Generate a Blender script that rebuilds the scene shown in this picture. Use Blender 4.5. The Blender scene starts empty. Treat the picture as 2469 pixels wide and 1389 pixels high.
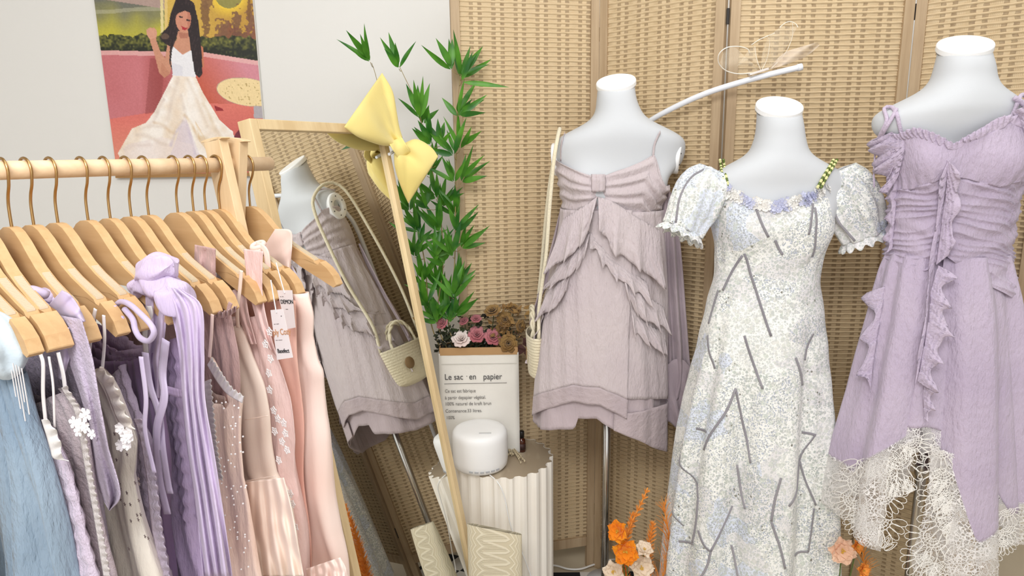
import bpy, bmesh, math, random
import numpy as np
from mathutils import Vector, Matrix, noise

# ---------------------------------------------------------------- camera, world, lights, exposure
SC = bpy.context.scene
FPX, CXP, CYP = 1600.0, 1234.5, 694.5
PITCH, ROLL, CAMH = math.radians(11.48), math.radians(0.87), 1.45
_r0 = Vector((1, 0, 0)); _d0 = Vector((0, -math.sin(PITCH), -math.cos(PITCH)))
FWD = Vector((0, math.cos(PITCH), -math.sin(PITCH)))
IMX = _r0 * math.cos(ROLL) + _d0 * math.sin(ROLL)
IMY = _d0 * math.cos(ROLL) - _r0 * math.sin(ROLL)
CAM = Vector((0, 0, CAMH))
cam_d = bpy.data.cameras.new('camera'); cam = bpy.data.objects.new('camera', cam_d)
SC.collection.objects.link(cam)
cam_d.sensor_width = 36.0; cam_d.lens = FPX / 2469 * 36.0; cam_d.clip_start = 0.02
cam.matrix_world = Matrix(((IMX.x, -IMY.x, -FWD.x, 0), (IMX.y, -IMY.y, -FWD.y, 0), (IMX.z, -IMY.z, -FWD.z, CAMH), (0, 0, 0, 1)))
SC.camera = cam

W = bpy.data.worlds.new('world'); SC.world = W; W.use_nodes = True
W.node_tree.nodes['Background'].inputs[0].default_value = (0.97, 0.985, 1.0, 1)
W.node_tree.nodes['Background'].inputs[1].default_value = 1.15

def area(name, loc, target, sx, sy, power, col=(0.97, 0.985, 1.0)):
    l = bpy.data.lights.new(name, 'AREA'); l.shape = 'RECTANGLE'; l.size = sx; l.size_y = sy
    l.energy = power; l.color = col
    o = bpy.data.objects.new(name, l); SC.collection.objects.link(o)
    o.location = loc
    o.rotation_euler = (Vector(target) - Vector(loc)).to_track_quat('-Z', 'Y').to_euler()
    return o
area('ceiling_lamp_front', (0.2, -0.2, 2.62), (0.1, 1.3, 0.9), 2.6, 0.9, 9)
area('ceiling_lamp_middle', (0.5, 1.15, 2.64), (0.4, 1.5, 0.0), 2.4, 0.4, 11)
area('rack_fill_lamp', (-0.35, -0.5, 2.50), (-0.45, 1.0, 0.7), 1.2, 0.6, 28)  # added fill lamp, aimed at the rack to brighten its garments

SC.view_settings.view_transform = 'Standard'; SC.view_settings.look = 'None'
SC.view_settings.exposure = 0.17; SC.view_settings.gamma = 1.0; SC.view_settings.use_curve_mapping = False

# ---------------------------------------------------------------- geometry helpers
def ray(px, py):
    return FWD + IMX * ((px - CXP) / FPX) + IMY * ((py - CYP) / FPX)
def at(px, py, Y):
    d = ray(px, py); return CAM + d * (Y / d.y)
def hitp(px, py, P, n):
    d = ray(px, py); return CAM + d * ((P - CAM).dot(n) / d.dot(n))
def proj(p):
    q = Vector(p) - CAM; z = q.dot(FWD)
    return (CXP + FPX * q.dot(IMX) / z, CYP + FPX * q.dot(IMY) / z)
def lerp(a, b, t): return a + (b - a) * t
def smooth(t):
    t = max(0.0, min(1.0, t)); return t * t * (3 - 2 * t)

def wloc(p):
    v = Vector((0, 0, 0))
    while p is not None:
        v += p.location; p = p.parent
    return v
def link(o, parent=None):
    SC.collection.objects.link(o)
    if parent is not None: o.parent = parent
    return o
def thing(name, label, cat, loc=(0, 0, 0), rotz=0, group=None):
    o = bpy.data.objects.new(name, None); o.empty_display_size = 0.05
    o.location = loc; o.rotation_euler = (0, 0, rotz); link(o)
    return tag(o, label, cat, group)
def tag(o, label=None, cat=None, group=None, kind=None):
    if label: o['label'] = label
    if cat: o['category'] = cat
    if group: o['group'] = group
    if kind: o['kind'] = kind
    return o
def mk(name, verts, faces, mat, parent=None, sm=True, uvs=None, cols=None, local=False, origin=None):
    """one mesh object; vertices in world space unless local"""
    off = Vector((0, 0, 0)) if local else wloc(parent)
    loc = Vector((0, 0, 0))
    if parent is None and not local and origin is not None:
        loc = Vector(origin); off = loc
    me = bpy.data.meshes.new(name)
    me.from_pydata([tuple(Vector(v) - off) for v in verts], [], faces)
    if uvs is not None:
        uvl = me.uv_layers.new(name='UVMap')
        arr = np.array(uvs, dtype=np.float32)
        idx = np.zeros(len(me.loops), dtype=np.int32); me.loops.foreach_get('vertex_index', idx)
        uvl.data.foreach_set('uv', arr[idx].ravel())
    if cols is not None:
        ca = me.color_attributes.new('Col', 'FLOAT_COLOR', 'POINT')
        ca.data.foreach_set('color', np.array(cols, dtype=np.float32).ravel())
    me.materials.append(mat)
    if sm:
        me.polygons.foreach_set('use_smooth', [True] * len(me.polygons))
    me.update()
    o = bpy.data.objects.new(name, me); o.location = loc
    return link(o, parent)

class MB:
    def __init__(s): s.v = []; s.f = []
    def add(s, v, f):
        n = len(s.v); s.v += [Vector(p) for p in v]; s.f += [tuple(i + n for i in q) for q in f]; return s
    def box(s, c, h, ax=None):
        """c centre, h half sizes, ax three axes"""
        ax = ax or (Vector((1, 0, 0)), Vector((0, 1, 0)), Vector((0, 0, 1)))
        c = Vector(c); v = []
        for i in (-1, 1):
            for j in (-1, 1):
                for k in (-1, 1):
                    v.append(c + ax[0] * h[0] * i + ax[1] * h[1] * j + ax[2] * h[2] * k)
        return s.add(v, [(0, 1, 3, 2), (4, 6, 7, 5), (0, 4, 5, 1), (2, 3, 7, 6), (0, 2, 6, 4), (1, 5, 7, 3)])
    def beam(s, a, b, w, t, side):
        """rectangular bar from a to b, width w along side, thickness t"""
        a = Vector(a); b = Vector(b); d = (b - a); L = d.length; d.normalize()
        sd = (Vector(side) - d * Vector(side).dot(d)).normalized(); n = d.cross(sd)
        return s.box((a + b) / 2, (w / 2, t / 2, L / 2), (sd, n, d))
    def tube(s, pts, r, seg=8, cap=True, flat=None):
        pts = [Vector(p) for p in pts]; n = len(pts)
        rr = r if isinstance(r, (list, tuple)) else [r] * n
        t = (pts[1] - pts[0]).normalized()
        u = t.orthogonal().normalized(); rings = []
        for i in range(n):
            if i == 0: t = pts[1] - pts[0]
            elif i == n - 1: t = pts[-1] - pts[-2]
            else: t = pts[i + 1] - pts[i - 1]
            t.normalize(); u = (u - t * u.dot(t)).normalized(); w = t.cross(u)
            rings.append([pts[i] + (u * math.cos(a) + w * math.sin(a)) * rr[i] for a in [2 * math.pi * k / seg for k in range(seg)]])
        v = [p for R in rings for p in R]; f = []
        for i in range(n - 1):
            for k in range(seg):
                k2 = (k + 1) % seg
                f.append((i * seg + k, i * seg + k2, (i + 1) * seg + k2, (i + 1) * seg + k))
        if cap:
            f.append(tuple(range(seg))[::-1]); f.append(tuple((n - 1) * seg + k for k in range(seg)))
        return s.add(v, f)
    def lathe(s, c, prof, seg=32, ax=None):
        """prof list of (r,z)"""
        ax = ax or (Vector((1, 0, 0)), Vector((0, 1, 0)), Vector((0, 0, 1))); c = Vector(c); v = []; f = []
        for (r, z) in prof:
            for k in range(seg):
                a = 2 * math.pi * k / seg
                v.append(c + ax[0] * r * math.cos(a) + ax[1] * r * math.sin(a) + ax[2] * z)
        for i in range(len(prof) - 1):
            for k in range(seg):
                k2 = (k + 1) % seg
                f.append((i * seg + k, i * seg + k2, (i + 1) * seg + k2, (i + 1) * seg + k))
        if prof[0][0] > 1e-5: f.append(tuple(range(seg))[::-1])
        if prof[-1][0] > 1e-5: f.append(tuple((len(prof) - 1) * seg + k for k in range(seg)))
        return s.add(v, f)
    def sphere(s, c, r, seg=8, ring=5, sc=(1, 1, 1)):
        v = []; f = []; c = Vector(c)
        for i in range(ring + 1):
            ph = math.pi * i / ring
            for k in range(seg):
                a = 2 * math.pi * k / seg
                v.append(c + Vector((r * sc[0] * math.sin(ph) * math.cos(a), r * sc[1] * math.sin(ph) * math.sin(a), r * sc[2] * math.cos(ph))))
        for i in range(ring):
            for k in range(seg):
                k2 = (k + 1) % seg
                f.append((i * seg + k, (i + 1) * seg + k, (i + 1) * seg + k2, i * seg + k2))
        return s.add(v, f)
    def build(s, name, mat, parent=None, sm=False, local=False, origin=None, bevel=0):
        o = mk(name, s.v, s.f, mat, parent, sm, local=local, origin=origin)
        if bevel:
            m = o.modifiers.new('bevel', 'BEVEL'); m.width = bevel; m.segments = 2; m.limit_method = 'ANGLE'
        return o

def smooth_path(pts, n):
    """Catmull-Rom through points, n samples; works on vectors or tuples"""
    P = [np.array(p, dtype=float) for p in pts]; m = len(P) - 1; out = []
    d = [0.0]
    for i in range(m): d.append(d[-1] + np.linalg.norm(P[i + 1] - P[i]))
    for k in range(n):
        s = d[-1] * k / (n - 1); i = 0
        while i < m - 1 and d[i + 1] < s: i += 1
        t = (s - d[i]) / max(1e-9, d[i + 1] - d[i])
        p0 = P[i - 1] if i > 0 else 2 * P[i] - P[i + 1]; p1 = P[i]; p2 = P[i + 1]; p3 = P[i + 2] if i + 2 <= m else 2 * P[i + 1] - P[i]
        out.append(0.5 * (2 * p1 + (p2 - p0) * t + (2 * p0 - 5 * p1 + 4 * p2 - p3) * t * t + (3 * p1 - p0 - 3 * p2 + p3) * t ** 3))
    return out

def grid(name, fn, nu, nv, mat, parent=None, closed=False, thick=0.0, uvscale=(1, 1), local=False, sub=0):
    v = []; f = []; uv = []
    for j in range(nv + 1):
        for i in range(nu if closed else nu + 1):
            u, w = i / nu, j / nv
            v.append(Vector(fn(u, w))); uv.append((u * uvscale[0], w * uvscale[1]))
    n = nu if closed else nu + 1
    for j in range(nv):
        for i in range(nu):
            i2 = (i + 1) % n
            f.append((j * n + i, j * n + i2, (j + 1) * n + i2, (j + 1) * n + i))
    o = mk(name, v, f, mat, parent, True, uvs=uv, local=local)
    if thick:
        m = o.modifiers.new('solid', 'SOLIDIFY'); m.thickness = thick; m.offset = 0
    if sub:
        m = o.modifiers.new('sub', 'SUBSURF'); m.levels = sub; m.render_levels = sub
    return o

# ---------------------------------------------------------------- materials
def srgb(r, g, b):
    c = [x / 255 for x in (r, g, b)]
    return tuple(x / 12.92 if x <= 0.04045 else ((x + 0.055) / 1.055) ** 2.4 for x in c) + (1,)
class NT:
    def __init__(s, name):
        s.m = bpy.data.materials.new(name); s.m.use_nodes = True; s.t = s.m.node_tree
        s.b = s.t.nodes['Principled BSDF']; s.out = s.t.nodes['Material Output']
    def n(s, typ, **k):
        o = s.t.nodes.new(typ)
        for a, b in k.items():
            if a.startswith('i_'):
                o.inputs[a[2:].replace('_', ' ')].default_value = b
            else: setattr(o, a, b)
        return o
    def l(s, a, b): s.t.links.new(a, b)
    def math(s, op, a, b=None, c=None):
        o = s.t.nodes.new('ShaderNodeMath'); o.operation = op
        for i, x in enumerate((a, b, c)):
            if x is None: continue
            if isinstance(x, (int, float)): o.inputs[i].default_value = x
            else: s.l(x, o.inputs[i])
        return o.outputs[0]
    def mix(s, f, a, b):
        o = s.t.nodes.new('ShaderNodeMix'); o.data_type = 'RGBA'
        for k, x in ((0, f), (6, a), (7, b)):
            if isinstance(x, (int, float)): o.inputs[k].default_value = x
            elif isinstance(x, tuple): o.inputs[k].default_value = x
            else: s.l(x, o.inputs[k])
        return o.outputs[2]
    def coord(s, kind='Object', scale=(1, 1, 1), rot=(0, 0, 0)):
        tc = s.t.nodes.new('ShaderNodeTexCoord'); mp = s.t.nodes.new('ShaderNodeMapping')
        mp.inputs['Scale'].default_value = scale; mp.inputs['Rotation'].default_value = rot
        s.l(tc.outputs[kind], mp.inputs[0]); return mp.outputs[0]
    def noise(s, vec, scale, detail=3, rough=0.5, out=0):
        o = s.n('ShaderNodeTexNoise'); o.inputs['Scale'].default_value = scale; o.inputs['Detail'].default_value = detail
        o.inputs['Roughness'].default_value = rough; s.l(vec, o.inputs['Vector']); return o.outputs[out]
    def ramp(s, f, stops):
        o = s.n('ShaderNodeValToRGB'); e = o.color_ramp.elements
        while len(e) < len(stops): e.new(0.5)
        for k, (p, c) in enumerate(stops):
            e[k].position = p; e[k].color = c if isinstance(c, tuple) else (c, c, c, 1)
        s.l(f, o.inputs[0]); return o.outputs[0]
    def bump(s, h, strength=0.3, dist=0.002, prev=None):
        o = s.n('ShaderNodeBump'); o.inputs['Strength'].default_value = strength; o.inputs['Distance'].default_value = dist
        s.l(h, o.inputs['Height'])
        if prev is not None: s.l(prev, o.inputs['Normal'])
        s.l(o.outputs[0], s.b.inputs['Normal']); return o.outputs[0]
_mc = {}
def plain(name, col, rough=0.5, metal=0.0, spec=0.5, var=0.0):
    if name in _mc: return _mc[name]
    t = NT(name); c = srgb(*col)
    t.b.inputs['Roughness'].default_value = rough; t.b.inputs['Metallic'].default_value = metal
    t.b.inputs['Specular IOR Level'].default_value = spec
    nz = t.noise(t.coord(), 30, 2)
    d = tuple(x * (1 - (var or 0.04)) for x in c[:3]) + (1,)
    t.l(t.mix(nz, c, d), t.b.inputs['Base Color'])
    _mc[name] = t.m; return t.m
def fabric(name, col, col2=None, crinkle=0.35, scale=60, stretch=(1, 1, 1), alpha=1.0, transl=0.14, fine=900, spec=0.2, rough=0.85):
    if name in _mc: return _mc[name]
    t = NT(name); c = srgb(*col); c2 = srgb(*col2) if col2 else tuple(x * 0.9 for x in c[:3]) + (1,)
    v = t.coord('Object', stretch)
    n1 = t.noise(v, scale, 4, 0.6); n2 = t.noise(t.coord(), fine, 1); n3 = t.noise(t.coord(), 6, 2)
    t.l(t.mix(t.ramp(n3, [(0.35, 0.0), (0.65, 1.0)]), c, c2), t.b.inputs['Base Color'])
    t.b.inputs['Roughness'].default_value = rough; t.b.inputs['Specular IOR Level'].default_value = spec
    t.b.inputs['Sheen Weight'].default_value = 0.25
    b1 = t.bump(n1, crinkle, 0.006); t.bump(n2, 0.12, 0.0006, b1)
    if transl or alpha < 1:
        tr = t.n('ShaderNodeBsdfTranslucent'); tr.inputs[0].default_value = c
        mx = t.n('ShaderNodeMixShader'); mx.inputs[0].default_value = transl
        t.l(t.b.outputs[0], mx.inputs[1]); t.l(tr.outputs[0], mx.inputs[2]); last = mx.outputs[0]
        if alpha < 1:
            tp = t.n('ShaderNodeBsdfTransparent'); m2 = t.n('ShaderNodeMixShader'); m2.inputs[0].default_value = alpha
            t.l(tp.outputs[0], m2.inputs[1]); t.l(last, m2.inputs[2]); last = m2.outputs[0]
        t.l(last, t.out.inputs[0])
    _mc[name] = t.m; return t.m
def wood(name, c1, c2, scale=6, axis=2, rough=0.55):
    if name in _mc: return _mc[name]
    t = NT(name); st = [40, 40, 40]; st[axis] = 2.5
    v = t.coord('Object', tuple(st)); n1 = t.noise(v, scale / 6, 5, 0.65); n2 = t.noise(t.coord(), 5, 2)
    f = t.math('ADD', t.math('MULTIPLY', n1, 0.75), t.math('MULTIPLY', n2, 0.25))
    t.l(t.mix(t.ramp(f, [(0.35, 0.0), (0.62, 1.0)]), srgb(*c1), srgb(*c2)), t.b.inputs['Base Color'])
    t.b.inputs['Roughness'].default_value = rough; t.bump(n1, 0.15, 0.0008)
    _mc[name] = t.m; return t.m

def lace_mat(name, col, density=90, line=0.05, base_alpha=0.12):
    """white thread lines on open net, from surface coordinates"""
    if name in _mc: return _mc[name]
    t = NT(name); v = t.coord('Object')
    wn = t.n('ShaderNodeTexNoise'); wn.inputs['Scale'].default_value = 14; t.l(v, wn.inputs['Vector'])
    vm = t.n('ShaderNodeVectorMath'); vm.operation = 'MULTIPLY_ADD'; t.l(wn.outputs['Color'], vm.inputs[0])
    vm.inputs[1].default_value = (0.02, 0.02, 0.02); t.l(v, vm.inputs[2])
    vo = t.n('ShaderNodeTexVoronoi', feature='DISTANCE_TO_EDGE'); vo.inputs['Scale'].default_value = density; t.l(vm.outputs[0], vo.inputs['Vector'])
    v2 = t.n('ShaderNodeTexVoronoi', feature='DISTANCE_TO_EDGE'); v2.inputs['Scale'].default_value = density * 2.7; t.l(v, v2.inputs['Vector'])
    a = t.math('MULTIPLY', t.math('LESS_THAN', vo.outputs['Distance'], line), 0.85)
    b = t.math('MULTIPLY', t.math('LESS_THAN', v2.outputs['Distance'], line * 1.2), 0.6)
    nz = t.noise(t.coord(), 30, 1); mask = t.math('GREATER_THAN', nz, 0.5)
    al = t.math('MAXIMUM', t.math('MULTIPLY', a, t.math('SUBTRACT', 1.0, mask)), t.math('MULTIPLY', b, mask)); al = t.math('MAXIMUM', al, base_alpha)
    t.b.inputs['Base Color'].default_value = srgb(*col); t.b.inputs['Roughness'].default_value = 0.8
    t.l(al, t.b.inputs['Alpha']); _mc[name] = t.m; return t.m

M_white = plain('mannequin white cotton', (246, 246, 247), 0.75, spec=0.3)
def _mann():
    t = NT('mannequin stretch cloth'); t.b.inputs['Base Color'].default_value = srgb(200, 202, 205); t.b.inputs['Roughness'].default_value = 0.7
    t.bump(t.noise(t.coord(), 700, 2), 0.15, 0.0006); return t.m
M_torso = _mann()
M_capw = plain('glossy white plastic', (250, 250, 250), 0.35)
M_chrome = plain('brushed chrome', (200, 196, 190), 0.22, 1.0)
M_gold = plain('brass wire', (190, 152, 100), 0.28, 1.0)
M_dark = plain('dark hole', (60, 56, 54), 0.8)
M_wood = wood('beech wood', (232, 204, 164), (216, 184, 140))
M_woodx = wood('beech wood lengthwise', (222, 184, 136), (202, 156, 106), axis=0)
M_hang = wood('hanger wood', (214, 178, 130), (196, 156, 108), axis=0)
M_rail = wood('rail wood', (222, 178, 128), (206, 156, 104), axis=1)
M_screen = wood('screen frame wood', (190, 166, 134), (164, 138, 106))
M_mirrorw = wood('light ash frame', (232, 208, 164), (216, 188, 142))
# ---------------------------------------------------------------- the room
WALLY = 2.36
M_wall = plain('painted wall', (226, 225, 221), 0.9)
def _wallm():
    t = NT('wall plaster'); t.b.inputs['Base Color'].default_value = srgb(232, 230, 226); t.b.inputs['Roughness'].default_value = 0.9
    t.bump(t.noise(t.coord(), 90, 4), 0.12, 0.002); return t.m
M_wall = _wallm()
def _floor():
    t = NT('beige floor'); n = t.noise(t.coord(), 3, 4)
    t.l(t.mix(n, srgb(206, 192, 168), srgb(182, 166, 140)), t.b.inputs['Base Color']); t.b.inputs['Roughness'].default_value = 0.45; return t.m
M_floor = _floor()
def struct(name, mb, mat): return tag(mb.build(name, mat), kind='structure')
struct('floor', MB().box((0.2, 0.5, -0.02), (3.2, 3.0, 0.02)), M_floor)
struct('wall_back', MB().box((0.2, WALLY + 0.04, 1.35), (3.2, 0.04, 1.35)), M_wall)
struct('wall_right', MB().box((3.2, 0.5, 1.35), (0.04, 1.9, 1.35)), M_wall)
struct('wall_left', MB().box((-2.6, 0.5, 1.35), (0.04, 1.9, 1.35)), M_wall)
struct('ceiling', MB().box((0.2, 0.5, 2.74), (3.2, 3.0, 0.03)), plain('ceiling white', (235, 233, 228), 0.9))
struct('baseboard_back', MB().box((0.2, WALLY - 0.006, 0.045), (3.1, 0.006, 0.045)), plain('cream skirting', (226, 216, 194), 0.5))

# ---------------------------------------------------------------- woven folding screen
ROW = 0.01345; PER = 0.0665
def weave_mat():
    t = NT('woven cane'); tc = t.n('ShaderNodeTexCoord'); sep = t.n('ShaderNodeSeparateXYZ'); t.l(tc.outputs['UV'], sep.inputs[0])
    v0 = tc.outputs['UV']
    jit = t.noise(t.coord('UV', (30, 160, 1)), 1.0, 1)
    x = t.math('ADD', sep.outputs[0], t.math('MULTIPLY', t.math('SUBTRACT', jit, 0.5), 0.006)); y = sep.outputs[1]
    fx = t.math('FRACT', t.math('DIVIDE', x, PER)); fy = t.math('FRACT', t.math('DIVIDE', y, ROW))
    d1 = t.math('MULTIPLY', t.math('GREATER_THAN', fx, 0.20), t.math('LESS_THAN', fx, 0.385))
    d2 = t.math('GREATER_THAN', fx, 0.815)
    dk = t.math('ADD', d1, d2)
    band = t.math('MULTIPLY', t.math('GREATER_THAN', fy, 0.14), t.math('LESS_THAN', fy, 0.66))
    cell = t.math('MULTIPLY', dk, band)
    pale = t.math('LESS_THAN', fx, 0.20)
    fine = t.math('MULTIPLY', t.math('SUBTRACT', 1.0, t.math('ADD', dk, pale)), band)
    fl = t.math('GREATER_THAN', t.math('SINE', t.math('MULTIPLY', x, 2 * math.pi / 0.0036)), 0.25)
    nz = t.noise(t.coord('UV', (60, 300, 1)), 1.0, 3); nb = t.noise(t.coord('UV', (3, 5, 1)), 1.0, 3)
    base = t.mix(nz, srgb(226, 206, 172), srgb(204, 180, 144))
    base = t.mix(t.math('MULTIPLY', nb, 0.5), base, srgb(204, 176, 130))
    c = t.mix(t.math('MULTIPLY', t.math('MULTIPLY', fine, fl), 0.38), base, srgb(160, 134, 98))
    cv = t.noise(t.coord('UV', (90, 70, 1)), 1.0, 1)
    c = t.mix(t.math('MULTIPLY', cell, t.math('ADD', 0.35, t.math('MULTIPLY', cv, 0.7))), c, srgb(140, 116, 86))
    line = t.math('GREATER_THAN', fy, 0.93)
    c = t.mix(t.math('MULTIPLY', line, 0.45), c, srgb(150, 122, 84))
    t.l(c, t.b.inputs['Base Color']); t.b.inputs['Roughness'].default_value = 0.6
    return t.m
def reed_mat():
    t = NT('cane reed'); nz = t.noise(t.coord('Object', (50, 50, 50)), 1.0, 3)
    t.l(t.mix(nz, srgb(240, 220, 180), srgb(212, 184, 136)), t.b.inputs['Base Color']); t.b.inputs['Roughness'].default_value = 0.5; return t.m
M_weave = weave_mat(); M_reed = reed_mat()
SCX = [1080, 1447, 1757, 2208, 2590]; SCY = [2.03, 2.13, 1.88, 1.86, 1.64]
def post_pt(i):
    p = at(SCX[i], 0, SCY[i]); return Vector((p.x, SCY[i], 0))
STOP = 1.96
def build_screen():
    root = thing('folding_screen', 'four-fold woven cane room divider with wooden posts along the wall', 'screen', (0.4, 2.0, 0))
    for k in range(4):
        a = post_pt(k); b = post_pt(k + 1); d = (b - a).normalized(); n = Vector((d.y, -d.x, 0))
        if n.y > 0: n = -n
        pw = 0.026; gap = 0.005
        a2 = a + d * gap; b2 = b - d * gap; L = (b2 - a2).length
        if k == 0: pass
        fr = MB()
        up = Vector((0, 0, 1))
        for q in (a2 + d * pw / 2, b2 - d * pw / 2):
            fr.box(q + up * (STOP / 2), (pw / 2, 0.011, STOP / 2), (d, n, up))
        mid = (a2 + b2) / 2
        for z in (STOP - 0.02, 0.105):
            fr.box(mid + up * z, (L / 2 - pw, 0.010, 0.017), (d, n, up))
        f = fr.build('panel_frame', M_screen, root, bevel=0.0015)
        # woven infill: a rippled sheet that bulges at each row
        x0 = pw; x1 = L - pw; z0 = 0.122; z1 = STOP - 0.037
        rows = int((z1 - z0) / ROW); nx = 56; v = []; fc = []; uv = []
        sub = (0.0, 0.14, 0.4, 0.66, 0.78, 0.86, 0.94)
        hgt = (0.0, 0.0012, 0.0018, 0.0012, 0.0045, 0.0052, 0.0042)
        for r in range(rows):
            for s_, h in zip(sub, hgt):
                z = z0 + (r + s_) * ROW
                for i in range(nx + 1):
                    x = lerp(x0, x1, i / nx)
                    wob = 0.0011 * math.sin(2 * math.pi * x / (PER / 2) + (r % 2) * math.pi)
                    sag = 0.0012 * noise.noise(Vector((x * 25, r * 1.7, k * 3.1)))
                    v.append(a2 + d * x + n * (h + wob + (0.002 * noise.noise(Vector((x * 6, z * 6, k))))) + up * (z + sag)); uv.append((x, r * ROW + s_ * ROW))
        n1 = nx + 1
        for j in range(rows * 7 - 1):
            for i in range(nx):
                fc.append((j * n1 + i, j * n1 + i + 1, (j + 1) * n1 + i + 1, (j + 1) * n1 + i))
        wv = mk('woven_panel', v, fc, M_weave, root, True, uvs=uv)
        # flat cane strips framing the weave
        if k < 3:
            for z in (0.22, 0.98, 1.80):
                hm = MB(); hm.tube([b + up * (z - 0.02), b + up * (z + 0.02)], 0.004, 8)
                hm.build('hinge', M_dark, root)
    return root
build_screen()

# ---------------------------------------------------------------- poster on the wall, painted on a fine grid of coloured points
def inpoly(X, Y, poly):
    r = np.zeros(X.shape, bool); n = len(poly); j = n - 1
    for i in range(n):
        xi, yi = poly[i]; xj, yj = poly[j]
        c = ((yi > Y) != (yj > Y)) & (X < (xj - xi) * (Y - yi) / ((yj - yi) + 1e-9) + xi)
        r ^= c; j = i
    return r
def build_poster():
    rng = np.random.default_rng(4)
    a = at(232, 0, WALLY); b = at(612, 0, WALLY); zb = at(285, 422, WALLY).z; zt = at(300, -70, WALLY).z
    NX, NZ = 250, 320; y = WALLY - 0.012
    xs = np.linspace(a.x, b.x, NX); zs = np.linspace(zt, zb, NZ)
    X, Z = np.meshgrid(xs, zs)
    # coordinates of the print
    q = np.stack([X, np.full_like(X, y), Z - CAMH], -1)
    dz = q @ np.array(FWD); PX = CXP + FPX * (q @ np.array(IMX)) / dz; PY = CYP + FPX * (q @ np.array(IMY)) / dz
    def nz(s, seed=0):
        g = np.random.default_rng(seed).random((int(520 / s) + 3, int(520 / s) + 3))
        u = (PX - 150) / s; v = (PY + 80) / s; i = np.clip(u.astype(int), 0, g.shape[1] - 2); j = np.clip(v.astype(int), 0, g.shape[0] - 2)
        fu = u - i; fv = v - j
        return (g[j, i] * (1 - fu) + g[j, i + 1] * fu) * (1 - fv) + (g[j + 1, i] * (1 - fu) + g[j + 1, i + 1] * fu) * fv
    C = np.zeros(X.shape + (3,)); C[:] = (205, 120, 118)
    def fill(mask, c, a=1.0):
        c = np.array(c, float)
        w = (mask * a)[..., None] if not isinstance(a, np.ndarray) else (mask * a)[..., None]
        C[:] = C * (1 - w) + c * w
    def grad(mask, c0, c1, t):
        t = np.clip(t, 0, 1)[..., None]; c = np.array(c0) * (1 - t) + np.array(c1) * t
        C[mask] = c[mask]
    P = lambda pts: inpoly(PX, PY, pts)
    # back wall and window
    grad(PY < 150, (214, 178, 84), (186, 140, 50), (PX - 400) / 220)
    win = P([(200, -80), (400, -80), (396, 110), (200, 110)])
    grad(win, (112, 112, 100), (196, 186, 60), (PY - 5) / 85 + (nz(30, 1) - .5) * .5)
    fill(win & (np.abs(PY - 30 + (PX - 300) * .05 + nz(40, 2) * 8) < 5), (190, 185, 160), .5)
    fill(P([(200, -80), (402, -80), (402, 22), (232, -4), (200, -6)]), (176, 150, 140))
    fill(P([(385, -80), (392, -80), (395, 95), (388, 95)]), (226, 210, 150)); fill(P([(396, -80), (404, -80), (404, 95), (397, 95)]), (226, 196, 120))
    # round mirror with glow
    e = np.hypot((PX - 552) / 34, (PY + 14) / 34); fill(e < 1.7, (255, 220, 60), np.clip(1.7 - e, 0, 1)); fill(e < 1.0, (146, 138, 70))
    # tall dried plants
    for (cx, cy, rx, ry, c) in ((495, 40, 10, 50, (120, 84, 50)), (500, 5, 14, 18, (128, 92, 60)), (570, 60, 11, 45, (118, 80, 56)), (605, 60, 12, 40, (120, 78, 60)), (550, 85, 26, 28, (122, 72, 54)), (535, 75, 18, 26, (126, 86, 60)), (580, 95, 24, 26, (112, 70, 52)), (612, 100, 18, 34, (128, 76, 60)), (600, 25, 5, 30, (120, 80, 40))):
        e = np.hypot((PX - cx) / rx, (PY - cy) / ry) + (nz(5, cx) - .5) * 1.4; fill(e < 0.9, c, .85)
    hedge = (PY > 78 + nz(10, 9) * 14 + np.where(PX > 450, (PX - 450) * .03, 0)) & (PY < 150) & (PX > 200)
    t = nz(4, 11) * .6 + nz(9, 12) * .4
    grad(hedge, (24, 30, 14), (150, 146, 62), (t - .2) * 1.5 - np.clip((PY - 105) / 40, 0, .5))
    # bench
    top = 124 + np.where(PX > 480, (PX - 480) * 0.16, (380 - PX) * -0.02)
    bench = PY > top
    grad(bench, (206, 122, 128), (176, 84, 84), (nz(60, 20) * .3 + np.clip(1 - np.abs(PX - 385) / 45, 0, 1) * .9))
    rb = bench & (PX > 470); grad(rb, (198, 92, 70), (212, 138, 150), (PX - 475) / 130 + (190 - PY) / 220)
    fill(bench & (PY < top + 11), (230, 180, 176), .8)
    seat = PY > np.where(PX < 430, 286 - (PX - 270) * .16, 250)
    grad(seat & (PX < 430), (222, 116, 106), (226, 138, 116), (PY - 280) / 90); grad(seat & (PX >= 430), (222, 118, 104), (206, 100, 92), (PY - 250) / 90)
    fill(P([(362, 140), (400, 140), (385, 270), (350, 275)]), (140, 60, 60), .45)
    # terrazzo table and pouf
    e = np.hypot((PX - 596) / 72, (PY - 222 - (PX - 596) * .12) / 33); fill(e < 1.03, (186, 160, 140)); fill((e < 1.0) & (PY < 262), (240, 214, 160))
    fill((e < .97) & (nz(3.2, 31) > .80), (170, 140, 80), .7)
    e = np.hypot((PX - 608) / 48, (PY - 350) / 50); fill(e < 1, (112, 34, 48)); fill((e < 1) & (PX > 600), (84, 22, 40), .6)
    fill(P([(612, 255), (640, 258), (640, 285), (612, 285)]), (178, 170, 176))
    fill(P([(517, 254), (536, 262), (540, 268), (520, 268)]), (150, 30, 40))
    # skirt
    dress = [(418, 180), (470, 182), (490, 225), (530, 290), (562, 318), (572, 372), (560, 400), (300, 400), (284, 370), (318, 310), (352, 296), (372, 270), (395, 225)]
    dm = P(dress)
    f = np.sin((PX - 444) / (np.abs(PY - 120) * .06 + 4)) * .5 + nz(14, 41) - .5
    grad(dm, (238, 218, 196), (252, 244, 236), f * .7 + .6)
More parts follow.
